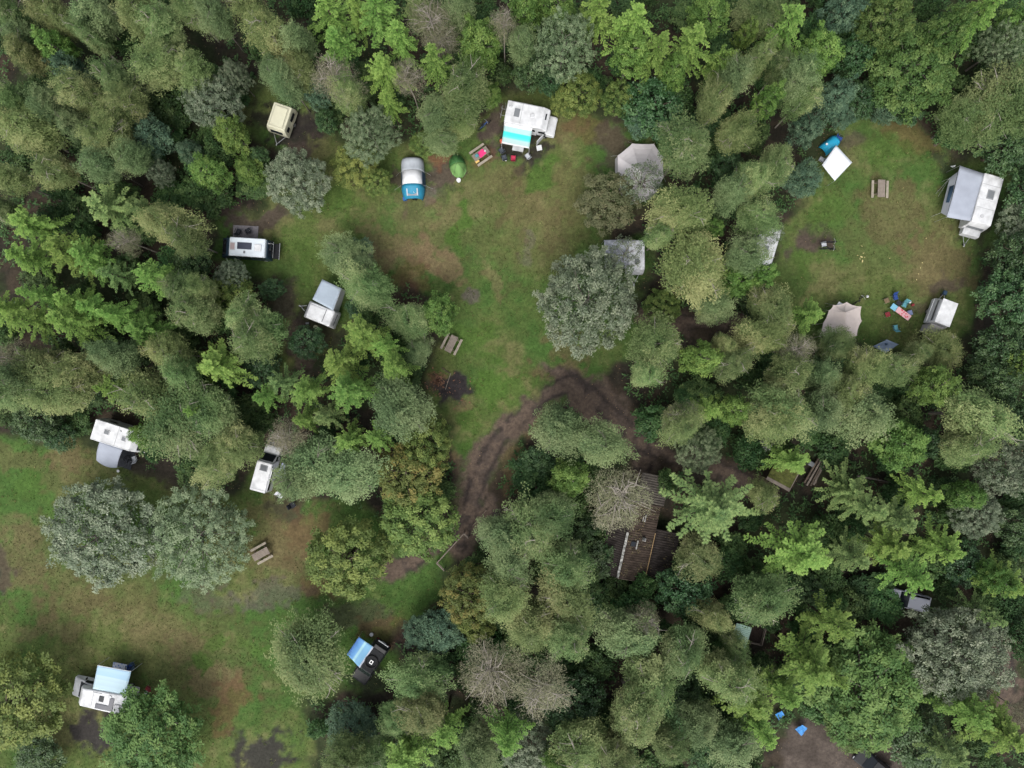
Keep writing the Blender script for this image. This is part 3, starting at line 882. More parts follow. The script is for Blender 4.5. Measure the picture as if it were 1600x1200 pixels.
LANDMARKS = [
    ('cream caravan', 437, 184), ('motorhome with turquoise striped awning', 822, 195), ('blue and white tunnel tent', 643, 278), ('small green dome tent', 714, 257),
    ('blue campervan with white roof', 385, 387), ('caravan with light blue awning', 503, 475), ('white square tarp', 1307, 255), ('caravan with grey awning', 1522, 310),
    ('white folding caravan', 1477, 488), ('beige star-shaped canopy tent', 1315, 500), ('motorhome with curved grey awning', 180, 690), ('white van', 408, 742),
    ('motorhome with solar panels', 160, 1080), ('black off-road car', 575, 1035), ('grey bell tent', 1000, 262), ('caravan with leaf-strewn grey roof', 977, 400),
    ('white caravan under branches', 1212, 385), ('silver car', 1425, 940), ('corrugated hut roof', 1000, 840), ('mossy shed roof', 1222, 745), ('stacked timber beams', 1275, 738),
    ('larger blue tarp', 1252, 1141), ('pale mint roof', 1168, 995), ('burnt black rectangle', 710, 610), ('fork in the dirt track', 900, 600),
    ('wooden rail fence', 705, 858), ('dark car in the yard', 1365, 1192), ('long table with red cloth', 1408, 488),
    ('dark narrow trench', 1085, 497), ('picnic table by silvery trees', 408, 866), ('picnic table on the open lawn', 705, 537),
    ('top left photo corner', 0, 0), ('top right photo corner', 1600, 0), ('bottom left photo corner', 0, 1200), ('bottom right photo corner', 1600, 1200),
    ('middle left photo edge', 0, 520), ('middle right photo edge', 1600, 700), ('middle bottom photo edge', 880, 1200), ('upper left photo edge', 0, 260), ('top photo edge above motorhome', 960, 0),
    ('top photo edge above caravan', 420, 0), ('bottom edge below pink birches', 640, 1200), ('bottom edge left of tarps', 1080, 1200), ('lower right photo edge', 1600, 900),
]
ORD = ['nearest', 'second nearest', 'third nearest', 'fourth nearest', 'fifth nearest', 'sixth nearest', 'seventh nearest', 'eighth nearest', 'ninth nearest', 'tenth nearest', 'eleventh nearest', 'twelfth nearest']


def octant(dx, dy):
    a = math.degrees(math.atan2(-dy, dx)) % 360
    return ['right of', 'above and right of', 'above', 'above and left of', 'left of', 'below and left of', 'below', 'below and right of'][int((a + 22.5) // 45) % 8]


def name_by_place(items):
    """items: list of dict(obj, look, px, py). Gives each a label that singles it out by a landmark beside it."""
    groups = {}
    for it in items:
        best = min(LANDMARKS, key=lambda l: math.hypot(l[1] - it['px'], l[2] - it['py']))
        oc = octant(it['px'] - best[1], it['py'] - best[2])
        it['d'] = math.hypot(best[1] - it['px'], best[2] - it['py'])
        groups.setdefault((it['look'], best[0], oc), []).append(it)
    for (look, lm, oc), g in groups.items():
        g.sort(key=lambda i: i['d'])
        for k, it in enumerate(g):
            if len(g) == 1:
                it['obj']['label'] = f'{look} {oc} the {lm}'
            else:
                it['obj']['label'] = f'{look} {ORD[min(k, 11)]} {oc} the {lm}'


# footprints that no trunk may stand on (photograph pixels at ground level)
KEEP = [(437, 186, 32), (822, 195, 52), (643, 278, 40), (385, 385, 48), (503, 475, 42), (1305, 250, 36), (1510, 312, 56), (1474, 488, 34), (1315, 500, 36), (185, 692, 50), (410, 742, 42),
        (165, 1076, 60), (575, 1032, 42), (998, 266, 40), (978, 398, 40), (1005, 830, 62), (705, 537, 20), (408, 866, 20), (1376, 294, 20), (1408, 488, 30), (1422, 938, 34), (1225, 745, 26), (1275, 738, 26)]


def tree_at(key, px, py, rpx, h, i, label_items):
    sp = SPECIES[key]
    ok = False
    while True:
        cm, tm, zc0 = sp['v'][i % len(sp['v'])]
        sz = h / sp['h0']
        zc = zc0 * sz
        x, y = P(px, py, zc)
        bx, by = to_px(x, y, 0)
        hit = any(math.hypot(bx - a, by - b) < r * .8 for a, b, r in KEEP)
        inside = max(float(poly_sd(np.array([bx]), np.array([by]), c)[0]) for c in CLEARINGS)
        away = math.hypot(bx - px, by - py)
        if (hit or (inside > 10 and away > rpx * .8)) and h > 4.5:
            h *= .88
            continue
        break
    R = ML(rpx, zc)
    sxy = R / sp['R0']
    rot = (i * 2.399 + px * .13) % 6.283
    tree = thing(KIND[key], '', 'shrub' if key == 'shrub' else 'tree', (x, y, 0), rot, {'shrub': 'low shrubs under the trees'}.get(key, 'trees around the camping fields'))
    c = bpy.data.objects.new('crown', cm)
    t = bpy.data.objects.new('trunk', tm)
    for o in (c, t):
        COL.objects.link(o)
        o.parent = tree
        o.location = (0, 0, zc)
        q = .16 * math.sin(i * 1.7) if key in ('birch', 'willow', 'larch', 'lime', 'dark', 'shrub') else .07 * math.sin(i * 1.7)
        o.scale = (sxy * (1 - q * .6), sxy * (1 + q), sz)
    label_items.append(dict(obj=tree, look=LOOK[key], px=px, py=py))
    return tree


def plant_all():
    rng = np.random.default_rng(5)
    items, cover = [], []
    i = 0
    for line in TREES.strip().splitlines():
        for ent in line.split('|'):
            p = ent.split()
            key, px, py, r = p[0], float(p[1]), float(p[2]), float(p[3])
            h = float(p[4]) if len(p) > 4 else HEIGHT[key]
            h = min(h, 11) * rng.uniform(.88, 1.14)
            tree_at(key, px, py, r * (1.02 if key in ('birch', 'willow') else 1.05), h, i, items)
            cover.append((px, py, r))
            i += 1
    for px, py, r, h in ((1003, 286, 34, 6), (975, 398, 28, 5.5), (1204, 366, 18, 6)):
        tree_at('thin', px, py, r, h, i, items)
        i += 1
    # fill what is left of the wood with low shrubs in the shade
    cv = np.array(cover)
    n = 0
    cand = rng.uniform((-10, -10), (1610, 1210), (9000, 2))
    tr = np.minimum.reduce([line_d(cand[:, 0], cand[:, 1], pts) for pts in TRACKS])
    sd = np.maximum.reduce([poly_sd(cand[:, 0], cand[:, 1], c) for c in CLEARINGS])
    yd = poly_sd(cand[:, 0], cand[:, 1], YARD)
    used = []
    for (px, py), a, b, c in zip(cand, tr, sd, yd):
        if a < 16 or b > -16 or c > -14 or n >= 280:
            continue
        if np.any(np.hypot(cv[:, 0] - px, cv[:, 1] - py) < cv[:, 2] * .66):
            continue
        if any(math.hypot(px - u, py - v) < 19 for u, v in used):
            continue
        if any(math.hypot(px - u, py - v) < w + 8 for u, v, w in KEEP):
            continue
        used.append((px, py))
        tree_at('shrub', px, py, rng.uniform(18, 33), rng.uniform(1.8, 5.0), i, items)
        n += 1
        i += 1
    name_by_place(items)
    print('trees', len(items), 'shrubs', n)


plant_all()


def undergrowth():
    """Ferns, brambles and seedlings on the woodland floor: one mass nobody could count."""
    rng = np.random.default_rng(21)
    n = 20000
    x, y = rng.uniform(-56, 56, n), rng.uniform(-43, 43, n)
    px, py = 800 + x * PXM, 600 - y * PXM
    sd = np.maximum.reduce([poly_sd(px, py, c) for c in CLEARINGS])
    tr = np.minimum.reduce([line_d(px, py, t) for t in TRACKS])
    keep = (sd < -4) & (tr > 6) & (poly_sd(px, py, YARD) < -6) & (fbm(x, y, 3.5, 3) > .40)
    for a, b, r in KEEP:
        keep &= np.hypot(px - a, py - b) > r
    x, y = x[keep], y[keep]
    L = Leaves()
    m = 9
    X, Y = np.repeat(x, m), np.repeat(y, m)
    N = len(X)
    hgt = np.repeat(rng.uniform(.2, .9, len(x)), m)
    a = rng.uniform(0, 6.283, N)
    r = rng.uniform(.05, .4, N)
    p = np.stack([X + np.cos(a) * r, Y + np.sin(a) * r, hgt * rng.uniform(.3, 1, N)], 1)
    ax = np.stack([np.cos(a), np.sin(a), rng.uniform(-.4, .5, N)], 1)
    L.add(p, ax, np.array((0, 0, 1.0)) + rng.normal(0, .3, (N, 3)), rng.uniform(.2, .42, N), rng.uniform(.08, .18, N), np.repeat(rng.random(len(x)), m) * .7 + rng.random(N) * .3)
    o = bpy.data.objects.new('undergrowth', L.mesh('undergrowth', LEAF['under']))
    COL.objects.link(o)
    o['kind'] = 'stuff'
    o['label'] = 'dark ferns and brambles on the shaded woodland floor'


undergrowth()


def turf():
    """Short grass blades over the fields."""
    rng = np.random.default_rng(31)
    n = 150000
    x, y = rng.uniform(-56, 56, n), rng.uniform(-43, 43, n)
    col, grass, track, yard = ground_layers(x, y)
    dens = grass * (1 - track) * (1 - yard) * sstep(.020, .034, col[:, 1] - col[:, 0] * .55)
    k = rng.random(n) < dens
    x, y, c = x[k], y[k], col[k]
    N = len(x)
    a = rng.uniform(0, 6.283, N)
    h = rng.uniform(.04, .10, N)
    w = rng.uniform(.03, .07, N)
    b = np.stack([x, y, np.full(N, -.03)], 1)
    sx = np.stack([np.cos(a) * w, np.sin(a) * w, 0 * a], 1)
    tip = b + np.stack([rng.normal(0, .07, N), rng.normal(0, .07, N), h + .02], 1)
    v = np.stack([b - sx, b + sx, tip], 1).reshape(-1, 3).astype(np.float32)
    me = bpy.data.meshes.new('grass')
    me.vertices.add(N * 3)
    me.vertices.foreach_set('co', v.reshape(-1))
    me.loops.add(N * 3)
    me.loops.foreach_set('vertex_index', np.arange(N * 3, dtype=np.int32))
    me.polygons.add(N)
    me.polygons.foreach_set('loop_start', np.arange(0, N * 3, 3, dtype=np.int32))
    cc = c * rng.uniform(.6, 1.75, (N, 1)) * np.array((.95, 1.10, .9))
    at = me.attributes.new('blade_colour', 'FLOAT_COLOR', 'FACE')
    at.data.foreach_set('color', np.concatenate([cc, np.ones((N, 1))], 1).astype(np.float32).reshape(-1))
    m = bpy.data.materials.new('grass_blades')
    m.use_nodes = True
    an = m.node_tree.nodes.new('ShaderNodeAttribute')
    an.attribute_name = 'blade_colour'
    bs = m.node_tree.nodes['Principled BSDF']
    bs.inputs['Roughness'].default_value = .8
    bs.inputs['Specular IOR Level'].default_value = .15
    m.node_tree.links.new(an.outputs['Color'], bs.inputs['Base Color'])
    me.materials.append(m)
    me.update(calc_edges=True)
    o = bpy.data.objects.new('grass', me)
    COL.objects.link(o)
    o['kind'] = 'stuff'
    o['label'] = 'short trodden grass of the camping fields'


turf()


def tufts_and_litter():
    """Coarser grass tussocks, and fallen leaves and twig bits on field and woodland floor."""
    rng = np.random.default_rng(44)
    n = 9000
    x, y = rng.uniform(-55, 55, n), rng.uniform(-42, 42, n)
    col, grass, track, yard = ground_layers(x, y)
    k = (rng.random(n) < grass * (1 - track)) & (fbm(x, y, 2.0, 3) > .47) & (col[:, 1] > col[:, 0] * .92)
    x, y = x[k], y[k]
    m = 12
    X, Y = np.repeat(x, m), np.repeat(y, m)
    N = len(X)
    a, rr = rng.uniform(0, 6.283, N), np.abs(rng.normal(0, .13, N))
    hgt = np.repeat(rng.uniform(.05, .14, len(x)), m)
    p = np.stack([X + np.cos(a) * rr, Y + np.sin(a) * rr, hgt * rng.uniform(.3, 1, N)], 1)
    ax = np.stack([np.cos(a), np.sin(a), rng.uniform(.2, 1.0, N)], 1)
    L = Leaves()
    L.add(p, ax, np.array((0, 0, 1.0)) + rng.normal(0, .3, (N, 3)), rng.uniform(.10, .20, N), rng.uniform(.025, .05, N), np.repeat(rng.random(len(x)), m) * .6 + rng.random(N) * .4)
    m1 = leaf_material('tussock_grass', [(.040, .070, .016), (.070, .105, .026), (.125, .135, .048)], .1)
    o = bpy.data.objects.new('grass_tussocks', L.mesh('grass_tussocks', m1))
    COL.objects.link(o)
    o['kind'], o['label'] = 'stuff', 'coarser grass tussocks in the camping fields'
    n = 22000
    x, y = rng.uniform(-55, 55, n), rng.uniform(-42, 42, n)
    gr = ground_layers(x, y)[1]
    k = (fbm(x + 5, y - 3, 4.0, 3) + rng.normal(0, .08, n) > .50) & (rng.random(n) > gr * .8)
    x, y = x[k], y[k]
    N = len(x)
    L = Leaves()
    L.add(np.stack([x, y, rng.uniform(.03, .07, N)], 1), rng.normal(0, 1, (N, 3)) * np.array((1, 1, .15)), np.array((0, 0, 1.0)) + rng.normal(0, .3, (N, 3)), rng.uniform(.07, .16, N), rng.uniform(.03, .09, N), rng.random(N))
    m2 = leaf_material('fallen_leaves', [(.045, .030, .020), (.130, .085, .045), (.260, .190, .095)], .0)
    o = bpy.data.objects.new('leaf_litter', L.mesh('leaf_litter', m2))
    COL.objects.link(o)
    o['kind'], o['label'] = 'stuff', 'fallen leaves and twig bits scattered over the ground'


tufts_and_litter()

# ------------------------------------------------------------------ things on the pitches
WHITE = mat('white_paint', (.52, .53, .545), .4, .35, noise=.26, nscale=1.6)
OFFWHITE = mat('off_white_paint', (.43, .44, .455), .45, .3, noise=.26, nscale=2.0)
SEAM = mat('roof_sealant', (.27, .28, .29), .7, .2, noise=.3, nscale=4)
CREAM = mat('cream_paint', (.50, .49, .37), .4, .4, noise=.10, nscale=1.5)
GLASS = mat('dark_window', (.012, .015, .019), .12, .3)
PANEL = mat('solar_panel', (.028, .032, .050), .2, .6)
TYRE = mat('black_rubber', (.018, .018, .018), .85, .2)
METAL = mat('galvanised_steel', (.36, .37, .38), .4, .5, .6)
DARKMETAL = mat('dark_metal', (.04, .04, .045), .4, .5, .5)
BLACK = mat('black_paint', (.007, .008, .010), .45, .25)
BLACKMATT = mat('black_plastic', (.010, .011, .013), .7, .2)
BLUEDK = mat('dark_blue_paint', (.014, .030, .046), .4, .35)
SKYLIGHT = mat('grey_skylight', (.14, .15, .16), .25, .5)
GREYCLOTH = mat('grey_awning_cloth', (.28, .305, .36), .8, .15, noise=.10, nscale=1.0, bump=.8, bscale=3.5)
BLUEGREY = mat('pale_blue_cloth', (.31, .365, .43), .8, .15, noise=.08, nscale=1.0, bump=.8, bscale=3.5)
LILAC = mat('lilac_grey_cloth', (.45, .43, .44), .85, .1, noise=.12, nscale=1.2, bump=.8, bscale=3.5)
BEIGE = mat('beige_canvas', (.46, .405, .38), .85, .1, noise=.10, nscale=1.0, bump=.8, bscale=3.5)
TENTWHITE = mat('white_tent_cloth', (.54, .55, .57), .7, .2, noise=.12, nscale=2, bump=.7, bscale=4)
TENTGREY = mat('grey_tent_cloth', (.36, .39, .43), .7, .2, noise=.12, nscale=2, bump=.7, bscale=4)
TENTBLUE = mat('blue_tent_cloth', (.020, .185, .300), .6, .3, noise=.2, nscale=2, bump=.7, bscale=4)
TENTNAVY = mat('navy_tent_cloth', (.024, .050, .085), .7, .3)
TURQ = mat('turquoise_cloth', (.018, .290, .480), .6, .3)
GREENDK = mat('dark_green_cloth', (.040, .120, .035), .7, .2)
GREENLT = mat('light_green_cloth', (.130, .250, .080), .7, .2)
RED = mat('red_cloth', (.42, .035, .075), .8, .2)
REDDK = mat('dark_red_cloth', (.17, .025, .030), .8, .2)
PINKP = None
TEAL = mat('teal_cloth', (.070, .210, .240), .7, .2)
BLUE = mat('blue_cloth', (.030, .090, .270), .7, .2)
TARPBLUE = mat('bright_blue_tarp', (.020, .165, .430), .5, .4, noise=.2, nscale=3)
YELLOW = mat('yellow_cloth', (.55, .36, .12), .8, .2)
GREYMAT = mat('grey_ground_mat', (.165, .155, .165), .9, .1, noise=.25, nscale=4)
WOODGREY = mat('weathered_wood', (.195, .165, .140), .85, .15, noise=.22, nscale=3, bump=.3)
WOODPALE = mat('pale_weathered_wood', (.270, .240, .195), .85, .15, noise=.22, nscale=3, bump=.3)
WOODDK = mat('dark_timber', (.120, .095, .075), .85, .15, noise=.4, nscale=6, bump=.3)
SILVERP = mat('silver_car_paint', (.52, .53, .60), .35, .5, .1)
ROOF = mat('brown_corrugated_roof', (.054, .041, .033), .9, .08, noise=.6, nscale=1.3, bump=.4)
ROOFDK = mat('dark_corrugated_roof', (.032, .027, .025), .9, .08, noise=.6, nscale=1.3, bump=.4)
MOSS = mat('mossy_roof', (.085, .095, .030), .95, .05, noise=.5, nscale=3, bump=.6)
MINT = mat('mint_painted_sheet', (.33, .48, .41), .5, .3, noise=.15, nscale=2)
BRICKWALL = mat('hut_wall_boards', (.075, .058, .045), .85, .1, noise=.3, nscale=5)


def striped(name, stops, lo, hi, axis=1, rough=.75):
    """Cloth with printed stripes along one of its own axes (stops: (position, colour))."""
    m = bpy.data.materials.new(name)
    m.use_nodes = True
    nt = m.node_tree
    b = nt.nodes['Principled BSDF']
    b.inputs['Roughness'].default_value = rough
    b.inputs['Specular IOR Level'].default_value = .2
    tc = nt.nodes.new('ShaderNodeTexCoord')
    sp = nt.nodes.new('ShaderNodeSeparateXYZ')
    mr = nt.nodes.new('ShaderNodeMapRange')
    mr.inputs[1].default_value, mr.inputs[2].default_value = lo, hi
    cr = nt.nodes.new('ShaderNodeValToRGB')
    cr.color_ramp.elements[0].position, cr.color_ramp.elements[0].color = stops[0][0], (*stops[0][1], 1)
    cr.color_ramp.elements[1].position, cr.color_ramp.elements[1].color = stops[-1][0], (*stops[-1][1], 1)
    for p, c in stops[1:-1]:
        cr.color_ramp.elements.new(p).color = (*c, 1)
    nt.links.new(tc.outputs['Object'], sp.inputs[0])
    nt.links.new(sp.outputs[axis], mr.inputs[0])
    nt.links.new(mr.outputs[0], cr.inputs[0])
    nt.links.new(cr.outputs[0], b.inputs['Base Color'])
    return m


def ang_px(ax, ay, bx, by):
    """World angle of the direction from pixel a to pixel b."""
    return math.atan2(-(by - ay), bx - ax)


class Place:
    """Local frame of a thing: origin given by a pixel at a known height, x axis along a pixel direction."""
    def __init__(self, px, py, z, ang):
        self.x, self.y = P(px, py, z)
        self.a = ang

    def loc(self, px, py, z):
        X, Y = P(px, py, z)
        dx, dy = X - self.x, Y - self.y
        c, s = math.cos(self.a), math.sin(self.a)
        return (dx * c + dy * s, -dx * s + dy * c, z)

    def thing(self, name, label, cat, group=None):
        return thing(name, label, cat, (self.x, self.y, 0), self.a, group)


def wheel(parent, x, y, r=.31, w=.2):
    t = obj('wheel', cyl(bmesh.new(), (x, y, r), r, w, 'y', 18), TYRE, parent)
    obj('rim', cyl(bmesh.new(), (x, y + (.012 if y > 0 else -.012), r), r * .6, w, 'y', 12), METAL, t)
    return t


def cloth(name, corners, material, parent=None, sag=.05, n=8, t=.012, curve=None):
    """A stretched cloth between four corners (x, y, z)."""
    a, b, c, e = [np.array(q, float) for q in corners]

    def fn(u, v):
        p = a * (1 - u) * (1 - v) + b * u * (1 - v) + c * u * v + e * (1 - u) * v
        z = p[2] - sag * 16 * u * (1 - u) * v * (1 - v) * .5 - sag * 2 * (u * (1 - u) + v * (1 - v)) * .5
        if curve:
            z += curve(u, v)
        return (p[0], p[1], z)
    return obj(name, sheet(bmesh.new(), fn, n, n, t), material, parent, smooth=True)


def pole(parent, p0, p1, r=.02, material=None, name='pole'):
    return obj(name, newtube([p0, p1], r, 6), material or METAL, parent)


def caravan_body(t, L, W, H, material, nose=.35, tail=.15, sill=.42, belt=1.05, taper=.10, name='body', bev=.09):
    """Side profile extruded across, walls leaning in towards the roof; x forward."""
    prof = [(-L / 2 - tail * .0, sill), (L / 2, sill), (L / 2 + nose * .25, belt), (L / 2 - nose * .2, belt + (H - belt) * .55), (L / 2 - nose, H), (-L / 2 + tail, H), (-L / 2 - .03, belt + .1)]
    tp = lambda z: 1 - taper * max(0, (z - belt) / (H - belt))
    return obj(name, prism(bmesh.new(), prof, -W / 2, W / 2, 'y', bev, tp, 3), material, t)


def drawbar(t, L, W, reach=1.1, z=.45, material=None):
    d = obj('drawbar', tube(tube(bmesh.new(), [(L / 2 - .1, W * .32, z), (L / 2 + reach, 0, z)], .035), [(L / 2 - .1, -W * .32, z), (L / 2 + reach, 0, z)], .035), material or METAL, t)
    obj('jockey_wheel', cyl(cyl(bmesh.new(), (L / 2 + reach * .85, .06, .13), .13, .07, 'y', 12), (L / 2 + reach * .85, .06, .42), .03, .5, 'z', 8), DARKMETAL, d)
    obj('coupling', newbox((L / 2 + reach + .05, 0, z + .02), (.26, .12, .12), bev=.03), METAL, d)
    return d


def side_window(t, x0, x1, z0, z1, y, lean=.0, material=None):
    s = 1 if y > 0 else -1
    R = Matrix.Rotation(s * lean, 3, 'X')
    o = obj('window', newbox(((x0 + x1) / 2, y, (z0 + z1) / 2), (x1 - x0, .03, z1 - z0), R, .012, 1), material or GLASS, t)
    return o


def hatch(t, x, y, z, sx, sy, material=None, h=.07, name='roof_hatch', bev=.02):
    f = obj(name, newbox((x, y, z + h / 2 - .01), (sx, sy, h), bev=bev), material or SKYLIGHT, t)
    return f


def framed_hatch(t, x, y, z, sx, sy, fm=None, gm=None):
    f = obj('roof_hatch', newbox((x, y, z + .025), (sx, sy, .06), bev=.02), fm or OFFWHITE, t)
    obj('pane', newbox((x, y, z + .06), (sx * .76, sy * .76, .03), bev=.01), gm or SKYLIGHT, f)
    return f


def round_vent(t, x, y, z, r=.16, material=None):
    return obj('roof_vent', cyl(bmesh.new(), (x, y, z + .03), r, .08, 'z', 18, r * .85), material or OFFWHITE, t)


# ---- cream caravan -----------------------------------------------------
def cream_caravan():
    z = 2.1
    pl = Place(435.6, 182, z, ang_px(442.6, 161.6, 429.3, 201.8))
    L, W, H = ML(42, z) + .1, ML(31, z) + .15, z
    t = pl.thing('caravan', 'small cream caravan with raised pop-up roof on dark muddy ground', 'caravan')
    caravan_body(t, L, W, H - .06, CREAM, nose=.22, tail=.12, taper=.12)
    obj('raised_roof', newbox((-.02, 0, H - .03), (L * .70, W * .62, .14), bev=.05), CREAM, t)
    obj('roof_rim', newbox((-.02, 0, H - .07), (L * .78, W * .72, .05), bev=.02), mat('cream_rim', (.36, .35, .27), .5, .3), t)
    for s in (1, -1):
        side_window(t, -L * .34, -L * .02, 1.12, 1.62, s * W * .487, .10)
        side_window(t, L * .20, L * .38, 1.12, 1.62, s * W * .487, .10)
        obj('side_trim', newbox((0, s * (W / 2 + .005), .95), (L * .94, .03, .07)), mat('beige_trim', (.28, .25, .18), .6, .3), t)
    obj('window', newbox((L / 2 + .01, 0, 1.4), (.04, W * .6, .4), Matrix.Rotation(-.3, 3, 'Y'), .02), GLASS, t)
    wheel(t, -.1, W / 2 - .05)
    wheel(t, -.1, -W / 2 + .05)
    drawbar(t, L, W, .95)


# ---- small trailer/caravan shapes with awnings --------------------------
def awning_caravan():
    z = 2.35
    pl = Place(498.6, 490.3, z, ang_px(519.3, 498.9, 473.5, 480.5))
    L, W = ML(50, z), ML(28.5, z)
    t = pl.thing('caravan', 'white rounded caravan with a flat pale blue awning beside a birch', 'caravan')
    caravan_body(t, L, W, z, WHITE, nose=.5, tail=.22, taper=.08, bev=.16)
    obj('raised_roof', newbox((.30, 0, z + .02), (L * .52, W * .66, .10), bev=.04), WHITE, t)
    obj('roof_rim', newbox((-L * .17, 0, z + .005), (.07, W * .74, .05), bev=.02), SKYLIGHT, t)
    obj('window', newbox((-L / 2 - .0, 0, 1.75), (.06, W * .66, .5), Matrix.Rotation(-.22, 3, 'Y'), .02), GLASS, t)
    obj('window', newbox((L / 2 - .02, 0, 1.72), (.05, W * .6, .46), Matrix.Rotation(-.42, 3, 'Y'), .02), GLASS, t)
    for s in (1, -1):
        side_window(t, -.9, .1, 1.2, 1.7, s * W * .49, .07)
    wheel(t, -.2, W / 2 - .1)
    wheel(t, -.2, -W / 2 + .1)
    drawbar(t, L, W, 1.0)
    c = [pl.loc(488.1, 467.7, 2.3), pl.loc(520.5, 485.2, 2.3), pl.loc(533.4, 450.4, 2.0), pl.loc(503.4, 436.4, 2.0)]
    aw = cloth('awning', c, BLUEGREY, t, .05)
    for k in (2, 3):
        pole(aw, (c[k][0], c[k][1], 0), (c[k][0], c[k][1], 1.98), .022)
    a, b = np.array(c[1]), np.array(c[2])
    wall = [tuple(a + (0, 0, -.05)), tuple(b + (0, 0, -.05)), (b[0], b[1], .1), (a[0], a[1], .1)]
    bm = bmesh.new()
    nrm = np.cross(np.array(wall[1]) - wall[0], (0, 0, 1.0))
    nrm = nrm / np.linalg.norm(nrm) * .01
    vs = [[bm.verts.new(tuple(np.array(q) + nrm * s)) for q in wall] for s in (-1, 1)]
    bm.faces.new(vs[0]), bm.faces.new(vs[1][::-1])
    for i in range(4):
        bm.faces.new((vs[0][i], vs[0][(i + 1) % 4], vs[1][(i + 1) % 4], vs[1][i]))
    obj('awning_wall', bm, TENTWHITE, t)


def big_caravan():
    z = 2.45
    pl = Place(1543.5, 313, z, ang_px(1554, 275, 1533, 351))
    L, W = ML(79, z), ML(33.5, z)
    t = pl.thing('caravan', 'long white caravan joined to a sagging grey awning at the field edge', 'caravan')
    caravan_body(t, L + .35, W, z, WHITE, nose=.32, tail=.1, taper=.06, bev=.10)
    framed_hatch(t, -L * .12, .12, z, .95, .72, mat('grey_frame', (.2, .21, .22), .5, .3))
    round_vent(t, L * .33, -.12, z, .2)
    obj('roof_seam', newbox((L * .17, 0, z + .008), (.035, W * .86, .012)), SEAM, t)
    obj('roof_seam', newbox((-L * .30, 0, z + .008), (.035, W * .86, .012)), SEAM, t)
    obj('roof_rail', newbox((.02, 0, z + .012), (.05, W * .9, .03)), OFFWHITE, t)
    # the nose below the roof edge: sloping front locker with window
    obj('front_locker', prism(bmesh.new(), [(L / 2 + .1, .5), (L / 2 + .95, .55), (L / 2 + .85, 1.15), (L / 2 + .2, 1.25)], -W * .42, W * .42, 'y', .08), OFFWHITE, t)
    obj('window', newbox((L / 2 + .13, 0, 1.65), (.05, W * .78, .62), Matrix.Rotation(-.35, 3, 'Y'), .02), SKYLIGHT, t)
    for s in (1, -1):
        side_window(t, -L * .36, -L * .16, 1.25, 1.8, s * W * .49, .04)
        side_window(t, L * .02, L * .28, 1.25, 1.8, s * W * .49, .04)
        wheel(t, -.15, s * (W / 2 - .1))
    drawbar(t, L + 1.2, W * .7, 1.15)
    c = [pl.loc(1500, 258.7, 2.3), pl.loc(1538, 271.3, 2.42), pl.loc(1516.7, 345.5, 2.42), pl.loc(1479.3, 339.3, 2.2)]
    aw = cloth('awning', c, GREYCLOTH, t, .10, 10, curve=lambda u, v: .14 * (1 - abs(2 * v - 1)) * (1 - u))
    d = [pl.loc(1484, 278, 1.35), pl.loc(1497, 268.0, 2.1), pl.loc(1479.8, 337.5, 2.1), pl.loc(1470, 332.5, 1.2)]
    w = cloth('awning_front', d, mat('pale_grey_cloth', (.34, .36, .40), .8, .15), t, .02, 6)
    e = [pl.loc(1482.5, 292, 1.55), pl.loc(1489.5, 290, 1.9), pl.loc(1483.5, 317, 1.9), pl.loc(1476.5, 317, 1.5)]
    e = [(q[0], q[1], q[2] + .16) for q in e]
    cloth('window', e, TENTNAVY, t, .0, 2, .01)
    for q in (c[0], c[3], d[0], d[3]):
        pole(aw, (q[0], q[1], 0), q, .022)
    cloth('awning_flap', [pl.loc(1484.5, 259.5, .6), pl.loc(1493.5, 257.8, 1.1), pl.loc(1492, 261, 1.1), pl.loc(1488, 262, .6)], TENTWHITE, t, 0, 2)
    for q in ((1462, 303), (1454, 339), (1466, 307)):
        g = pl.loc(q[0], q[1], .02)
        pole(t, (d[3][0], d[3][1], d[3][2]) if q[1] > 320 else (d[0][0], d[0][1], d[0][2]), g, .008, OFFWHITE, 'guy_line')


def folding_caravan():
    z = 2.15
    pl = Place(1478.5, 488.5, z, ang_px(1471.5, 507.5, 1485.5, 470))
    L, W = ML(41, z), ML(27, z)
    t = pl.thing('caravan', 'small white caravan with dark side window strip and blue jockey wheel cover', 'caravan')
    caravan_body(t, L, W + .25, z, OFFWHITE, nose=.2, tail=.12, taper=.2, bev=.1, belt=.95)
    obj('roof', newbox((0, -.02, z + .01), (L * .96, W * .92, .09), bev=.04, seg=3), WHITE, t)
    for s in (1, -1):
        side_window(t, -L * .42, L * .40, 1.30, 1.86, s * (W / 2 + .02), -.20 * 1)
        obj('side_locker', newbox((0, s * (W / 2 + .16), 1.02), (L * .94, .10, .14), bev=.03), OFFWHITE, t)
        wheel(t, 0, s * (W / 2 - .02))
    drawbar(t, L, W * .8, 1.0)
    obj('hitch_cover', newbox((L / 2 + 1.02, 0, .55), (.5, .4, .34), bev=.12, seg=3), TENTNAVY, t)
    obj('rear_tent', prism(bmesh.new(), [(-L / 2 - .9, .05), (-L / 2 - .05, .05), (-L / 2 - .05, 1.75), (-L / 2 - .35, 1.7), (-L / 2 - .8, 1.2)], -W * .30, W * .46, 'y', .06), mat('dusty_cloth', (.33, .315, .31), .85, .1, noise=.15), t)


